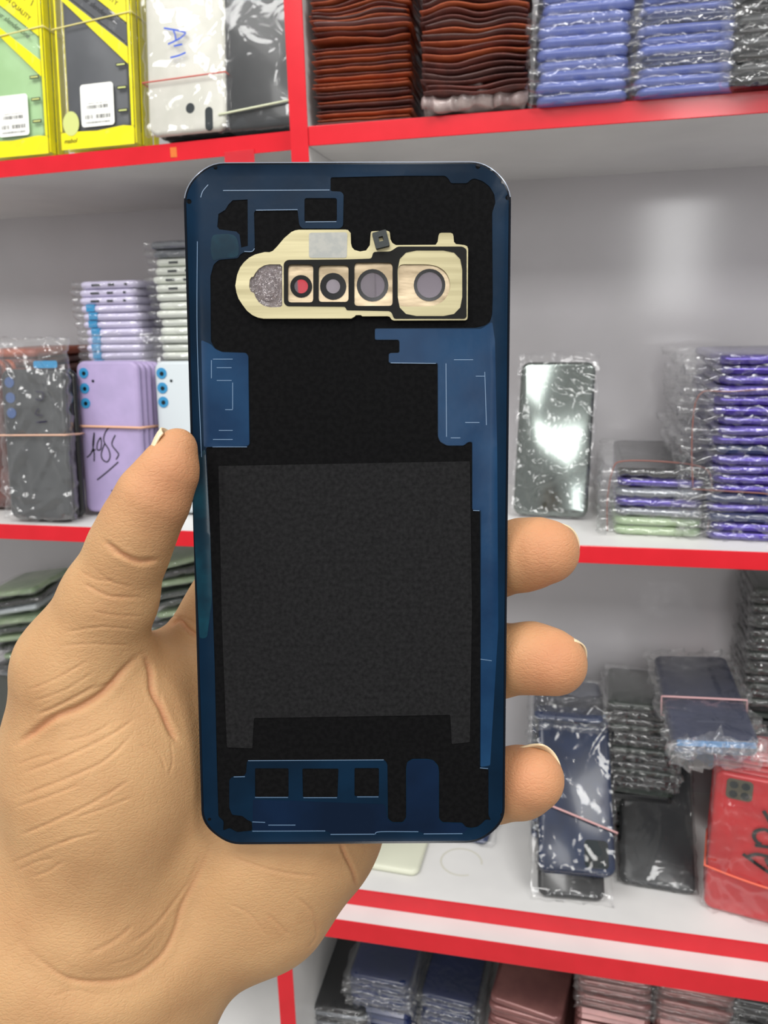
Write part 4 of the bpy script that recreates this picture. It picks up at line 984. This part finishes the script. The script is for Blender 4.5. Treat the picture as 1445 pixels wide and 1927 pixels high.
o = obj('rubber_band', tube_bm(smoothpath(pts, 4), .0007, 6), mat('brown_rubber', (136, 92, 84), rough=.6), smooth=True); o.matrix_world = bm_ @ T(0, -.002, 0); tag(o, 'brown rubber band looped over the short mixed stack', 'rubber band')
Pp = onZ(1418, 1020, ZM); npz = 19
bagP = [bagm('pur%d' % i, BAGH, w=.108, h=H + .012, t=TT, seed=380 + i, amp=.0016, nu=40, nv=14, ox=-.012, oy=-.005, ragged=.008, p=9, freq=75, cap=TT + .0004) for i in range(4)]
stack(npz, T(*Pp) @ Rz(-3), lambda i: PURP if i not in (2, 4, 9) else NAVY, bagP, from_bottom('glossy purple phone cover, %s of the tall purple stack'), 'tall purple stack', .0083, jr=1.6, jx=.004, seed=34, w=.076)
pts = [(-.052, .01, .045), (-.056, .01, .09), (-.053, .01, .125)]
o = obj('rubber_band', tube_bm(smoothpath(pts + [(-.03, .01, .128), (.04, .01, .128), (.046, .01, .09), (.046, .01, .045), (0, .01, .0435)], 4), .0006, 6, True), mat('brown_rubber', (136, 92, 84), rough=.6), smooth=True); o.matrix_world = T(*Pp) @ Rz(-3) @ T(0, -.012, 0); tag(o, 'brown rubber band around the bags of the tall purple stack', 'rubber band')

# ======== lower shelf, right
def lean_stand(px, py, h, top, yaw): return stand(px, py, ZL, yaw, leanfor(px, py, ZL, h, top, yaw))
bz = lean_stand(1080, 1694, .176, 1364, 3); bbx = bz @ T(.001, .018, (TT + .001) * 3)
bagBl = bagm('blue_bag', BAGD, w=W + .006, h=H + .020, t=TT, seed=401, amp=.0006, nu=40, nv=60, folds=12, ragged=.003, p=9, freq=24)
for i in range(3):
    t_ = cover_in_bag('deep blue phone cover in clear bag, %s of the leaning blue bundle' % ('front' if i == 0 else ORD[i]), bbx @ T(0, .004, -(TT + .001) * i), BLUEM, bagBl if i == 0 else None, 'leaning blue bundle', w=.0745)
    if i == 0:
        obj('camera_window', slab_bm(.023, .026, .0012, .004, .0005), CAMD, t_).matrix_local = T(.019, .019, TT - .0003)
        obj('edge_highlight', box_bm(-.034, .034, H - .0015, H + .0004, .001, TT - .001, .0006), LBLUE, t_, label='light blue highlight painted on the edge')  # edge highlight put in as a light blue strip
rubber_band('pink rubber band slanting around the leaning blue bundle', bbx @ T(0, .004, 0), W + .005, -(TT + .001) * 2 - .001, TT + .0035, .066, -.026, (214, 168, 166), .0011)
cover_in_bag('black phone cover in bag under the leaning blue bundle, its lower end sticking out', bz @ T(-.003, .001, -.001), BLKC, bagL[1], w=.066, h=.150)
bg = lean_stand(1236, 1676, .160, 1404, -4)
bagG = bagm('grey_bag', BAGD, w=W + .004, h=H + .006, t=TT, seed=421, amp=.0005, nu=40, nv=60, folds=9, ragged=.002, p=9, freq=22)
for i in range(3):
    t_ = cover_in_bag('dark grey phone cover in clear bag, %s of the bundle between blue and red ones' % ('front' if i == 0 else ORD[i]), bg @ T(.001 * i, .001, -(TT + .001) * i), CHAR if i == 0 else BLKC, bagG if i == 0 else None, 'dark grey bundle between the blue and red ones', w=.073)
    if i == 0: obj('camera_window', slab_bm(.024, .024, .001, .004, .0004), CAMD, t_).matrix_local = T(-.021, .140, TT - .0003)
br_ = lean_stand(1400, 1718, .160, 1456, -12)
bagR = bagm('red_bag', BAG, w=W + .004, h=H + .010, t=TT, seed=431, amp=.0016, nu=40, nv=60, folds=36, ragged=.002, p=9, freq=45)
for i in range(6):
    t_ = cover_in_bag('red phone cover in clear bag, %s' % ('front of the banded red bundle with black pen marks' if i == 0 else ORD[i] + ' from the front of the banded red bundle'), br_ @ T(-.0004 * i, .001, -(TT + .0006) * i), REDC, bagR if i == 0 else None, 'banded red bundle', w=.0745)
    if i == 0:
        cwi = obj('camera_window', slab_bm(.0225, .0215, .0014, .004, .0005), mat('camera_olive', (74, 70, 54), rough=.25, coat=.4), t_); cwi.matrix_local = T(-.016, .143, TT - .0003)
        for x in (-.005, .005):
            for y in (-.005, .005): obj('lens', disc_bm(x, y, .0014, .0037, .0004), CAMD, cwi)
        cv = lambda X, Y: (-.037 + (X - 215) / 9300, .154 - (Y - 450) / 9000)
        S_ = [[(610, 690), (670, 790), (715, 900)], [(700, 900), (640, 870), (575, 900), (560, 960), (590, 1010), (625, 1020)], [(575, 1045), (660, 1035), (735, 1030)], [(490, 1160), (600, 1225), (735, 1300)], [(520, 1185), (600, 1130), (720, 1130)], [(670, 1150), (700, 1210), (725, 1250)]]
        strokes_part(t_, [[cv(*p) for p in s] for s in S_], .0035, TT + .0021, INK)
rubber_band('coral rubber band around the banded red bundle', br_, W + .004, -(TT + .0006) * 5 - .001, TT + .0034, .054, -.010, (226, 106, 82), .0011, sag=-.002)
# stacks lying behind them
def lying(px, py, Y, n, mats, bags, labeler, group, pitch, yaw=0, seed=1, **kw):
    p = zat(px, py, Y); return stack(n, T(p.x, Y, ZL) @ Rz(yaw), mats, bags, labeler, group, pitch, seed=seed, **kw)
nb = int((zat(1210, 1318, .775).z - ZL) / .0086)
lying(1212, 1340, .775, nb, [BLKC, DGRN, BLKC], bagSH, from_top('black bagged cover, %s of the stack behind the dark grey bundle', nb), 'black stack behind the dark grey bundle', .0086, -2, 51, hid=nb - 12, jr=1.5, h=.088)
nc = int((zat(1075, 1335, .765).z - ZL) / .0092)
lying(1070, 1345, .765, nc, [BLUEM, GREYC], bagSH, from_top('bagged blue cover, %s of the stack behind the blue bundle', nc), 'stack behind the leaning blue bundle', .0092, 0, 52, hid=nc - 6, jr=1.5, h=.088)
nr = int((zat(1430, 1385, .79).z - ZL) / .0082)
lying(1452, 1400, .79, nr, [REDC], bagSH, from_top('red bagged cover, %s of the stack behind the red bundle', nr), 'red stack behind the red bundle', .0082, -3, 53, hid=nr - 7, jr=1.2, h=.088)
# two navy covers lying across the stacks, sloping to the front
Cq = lambda px, py, Z: Vector(CAM + ray(px, py) * Z)
Pf, Pb = Cq(1348, 1394, .700), Cq(1300, 1243, .835)
yv = (Pb - Pf).normalized(); xv = (Cq(1424, 1391, .700) - Cq(1270, 1396, .708)).normalized(); zv = xv.cross(yv).normalized(); xv = yv.cross(zv)
nm = Matrix(((xv.x, yv.x, zv.x, Pf.x), (xv.y, yv.y, zv.y, Pf.y), (xv.z, yv.z, zv.z, Pf.z), (0, 0, 0, 1)))
NAVY2 = covmat('slate_navy_cover', (52, 58, 84), .3, rgb2=(46, 52, 76))
bagN = bagm('navy_bag', BAGH, w=W + .012, h=H + .024, t=TT, seed=451, amp=.0010, nu=40, nv=60, folds=12, oy=-.014, ragged=.010, p=9, freq=60)
for i in range(2):
    t_ = cover_in_bag('slate navy phone cover in bag lying across the stacks, %s' % ('upper of the two' if i == 0 else 'lower of the two'), nm @ T(0, 0, -TT - (TT + .001) * i), NAVY2, bagN if i == 0 else None, 'two navy covers across the stacks')
    if i == 0:
        obj('edge_highlight', box_bm(-.034, .034, -.0006, .0012, .001, TT - .001, .0006), LBLUE, t_, label='light blue highlight painted on the edge')  # highlight on the front edge, painted as a light blue strip
        o = obj('lettering', ribbon_bm([[(-.012, .03), (.012, .03)]], .0016, TT + .0002, .00005), mat('faint_grey_print', (78, 84, 104), rough=.5), t_, label='faint printed line')
rubber_band('pink rubber band around the two slate navy covers', nm, W + .004, -(TT + .001) * 2 - .001, .003, .068, -.003, (206, 164, 166), .0011)
cf = bag_mesh(.080, .026, .008, 455, amp=.0034, nu=50, nv=30, folds=18, ragged=.008, p=4, freq=70)
cf.materials.append(BAGH)
o = obj('plastic_bag', cf, None, smooth=True); o.matrix_world = nm @ T(0, -.022, -.015) @ Rx(8); tag(o, 'crumpled clear bag end in front of the two slate navy covers', 'plastic bag')
# dark bagged covers at the right end under the middle shelf
nd = int((zat(1440, 1092, .80).z - ZL) / .0088)
lying(1496, 1150, .80, nd, [BLKC, DGRN], bagSH, from_top('black bagged phone cover, %s of the tall stack at the right edge', nd), 'tall black stack at the right edge', .0088, -3, 54, hid=nd - 15, jr=1.5, h=.088, w=.074)
# white cover and blue cover lying flat near the hand
Pw = onZ(786, 1652, ZL)
o_ = cover_in_bag('cream phone cover lying flat on the lower shelf behind the little-finger side', T(Pw.x - .037, Pw.y + .001, ZL) @ Rz(-3), CREAM, None)
Pn = onZ(905, 1592, ZL)
cover_in_bag('blue phone cover in bag lying under the hand-held cover, one corner peeking out', T(Pn.x - .026, Pn.y + .004, ZL) @ Rz(-8), BLUEM, bagL[2], w=.066, h=.12)

# ======== lower shelf, left (seen past the thumb)
def pile(px, py, Y, n, mats, words, group, pitch, yaw, roll, seed, where, vis=10, **kw):
    p = zat(px, py, Y); r_ = random.Random(seed)
    for i in range(n):
        mw = T(p.x + r_.uniform(-.008, .008), Y + r_.uniform(-.004, .004), ZL + pitch * i + .004) @ Rz(yaw + r_.uniform(-9, 9)) @ Ry(roll * min(1, i / max(1, n - 1) + .2))
        k = i % len(mats)
        if i < n - vis: hidden_layer(mw, mats[k], W, kw.get('h', H), TT); continue
        cover_in_bag('%s bagged phone cover, %s of the %s' % (words[k], 'topmost' if i == n - 1 else ORD[n - 1 - i] + ' from the top', where), mw, mats[k], bagSH[i % 3], group, **kw)
np_ = int((zat(60, 1112, .80).z - ZL) / .0125)
pile(30, 1180, .80, np_, [GREENC, DGRN, GREENC, WHT, BLKC, GREENC, BLKC], ['sage green', 'dark green', 'soft green', 'white', 'black', 'pale green', 'black'], 'pile left of the thumb', .0125, 4, -9, 61, 'pile left of the thumb', h=.088)
nq = int((zat(330, 1050, .80).z - ZL) / .0125)
pile(330, 1120, .80, nq, [DGRN, GREENC, BLKC, GREENC, DGRN], ['dark green', 'sage green', 'black', 'pale green', 'deep green'], 'pile right of the thumb', .0125, 6, -12, 62, 'pile right of the thumb', h=.088)
bgl = stand(-30, 1500, ZL, 0, 22)
for i in range(2):
    cover_in_bag('dark olive phone cover in bag leaning at the left end, %s' % ('front' if i == 0 else 'behind'), bgl @ T(0, .001, -(TT + .001) * i), covmat('olive_grey_cover', (70, 74, 66), .3), bagG if i == 0 else None, 'olive covers at the left end', h=.150)
rubber_band('pink rubber band around the olive covers at the left end', bgl, W + .004, -.012, TT + .003, .05, .002, (214, 160, 160), .0008)

# ======== base cabinet
def loose(px, py, Y, mw_extra, m, bag, label, group=None, **kw):
    p = zat(px, py, Y); return cover_in_bag(label, T(p.x, p.y, p.z) @ mw_extra, m, bag, group, **kw)
ZF = .615
def cabstack(px, py, Y, top_py, mats, word, where, pitch, seed, bags, yaw=0, vis=5, **kw):
    z1 = zat(px, top_py, Y).z; n_ = int((z1 - ZF) / pitch); p = zat(px, py, Y); sh_ = z1 - n_ * pitch - ZF
    return stack(n_, T(p.x, Y, ZF) @ Rz(yaw), mats, bags, from_top(word + ' phone cover, %s of ' + where, n_), where, pitch * (1 + sh_ / (n_ * pitch)), seed=seed, hid=n_ - vis, **kw)
cabstack(712, 1860, .700, 1842, [NAVY], 'dark navy bagged', 'the left navy cabinet stack', .0086, 71, bagLH, -3, w=.072, jr=1.2)
cabstack(634, 1915, .694, 1896, [GREYC, BLKC], 'bluish grey bagged', 'the grey cabinet stack', .0086, 72, bagL, 0, w=.070, jr=1.2)
cabstack(840, 1905, .715, 1880, [NAVY], 'navy bagged', 'the right navy cabinet stack', .0086, 73, bagLH, -4, w=.066, jr=1.5)
cabstack(985, 1900, .675, 1893, [ROSE], 'rose brown', 'the dotted rose cabinet stack', .0086, 74, None, -10, w=.078, jr=2.5)
cabstack(1155, 1880, .672, 1838, [ROSE], 'rose brown bagged', 'the middle rose cabinet stack', .0090, 75, bagL, -3, w=.074, jr=1.5)
cabstack(1308, 1890, .672, 1862, [ROSE], 'rose brown bagged', 'the right rose cabinet stack', .0090, 76, bagL, -3, w=.074, jr=1.5)
cabstack(1450, 1915, .672, 1888, [BLKC], 'black bagged', 'the black cabinet stack', .0090, 77, bagL, -3, w=.074, jr=1.5)

# the lower covers of the tall stacks, hidden behind what stands in front
bm = bmesh.new(); ml = []
for mw, m, w_, h_, t_ in HID:
    b = slab0(w_, h_, t_, .006, None, 2, 1); bmesh.ops.transform(b, matrix=mw, verts=b.verts)
    if m not in ml: ml.append(m)
    for f_ in b.faces: f_.material_index = ml.index(m)
    tm = bpy.data.meshes.new('t'); b.to_mesh(tm); b.free(); bm.from_mesh(tm); bpy.data.meshes.remove(tm)
me_ = bpy.data.meshes.new('phone_cover_layers'); bm.to_mesh(me_); bm.free()
for m in ml: me_.materials.append(m)
o = obj('phone_cover_layers', me_); tag(o, 'lower layers of the tall phone cover stacks, mostly hidden behind the front bundles', 'phone covers'); o['kind'] = 'stuff'
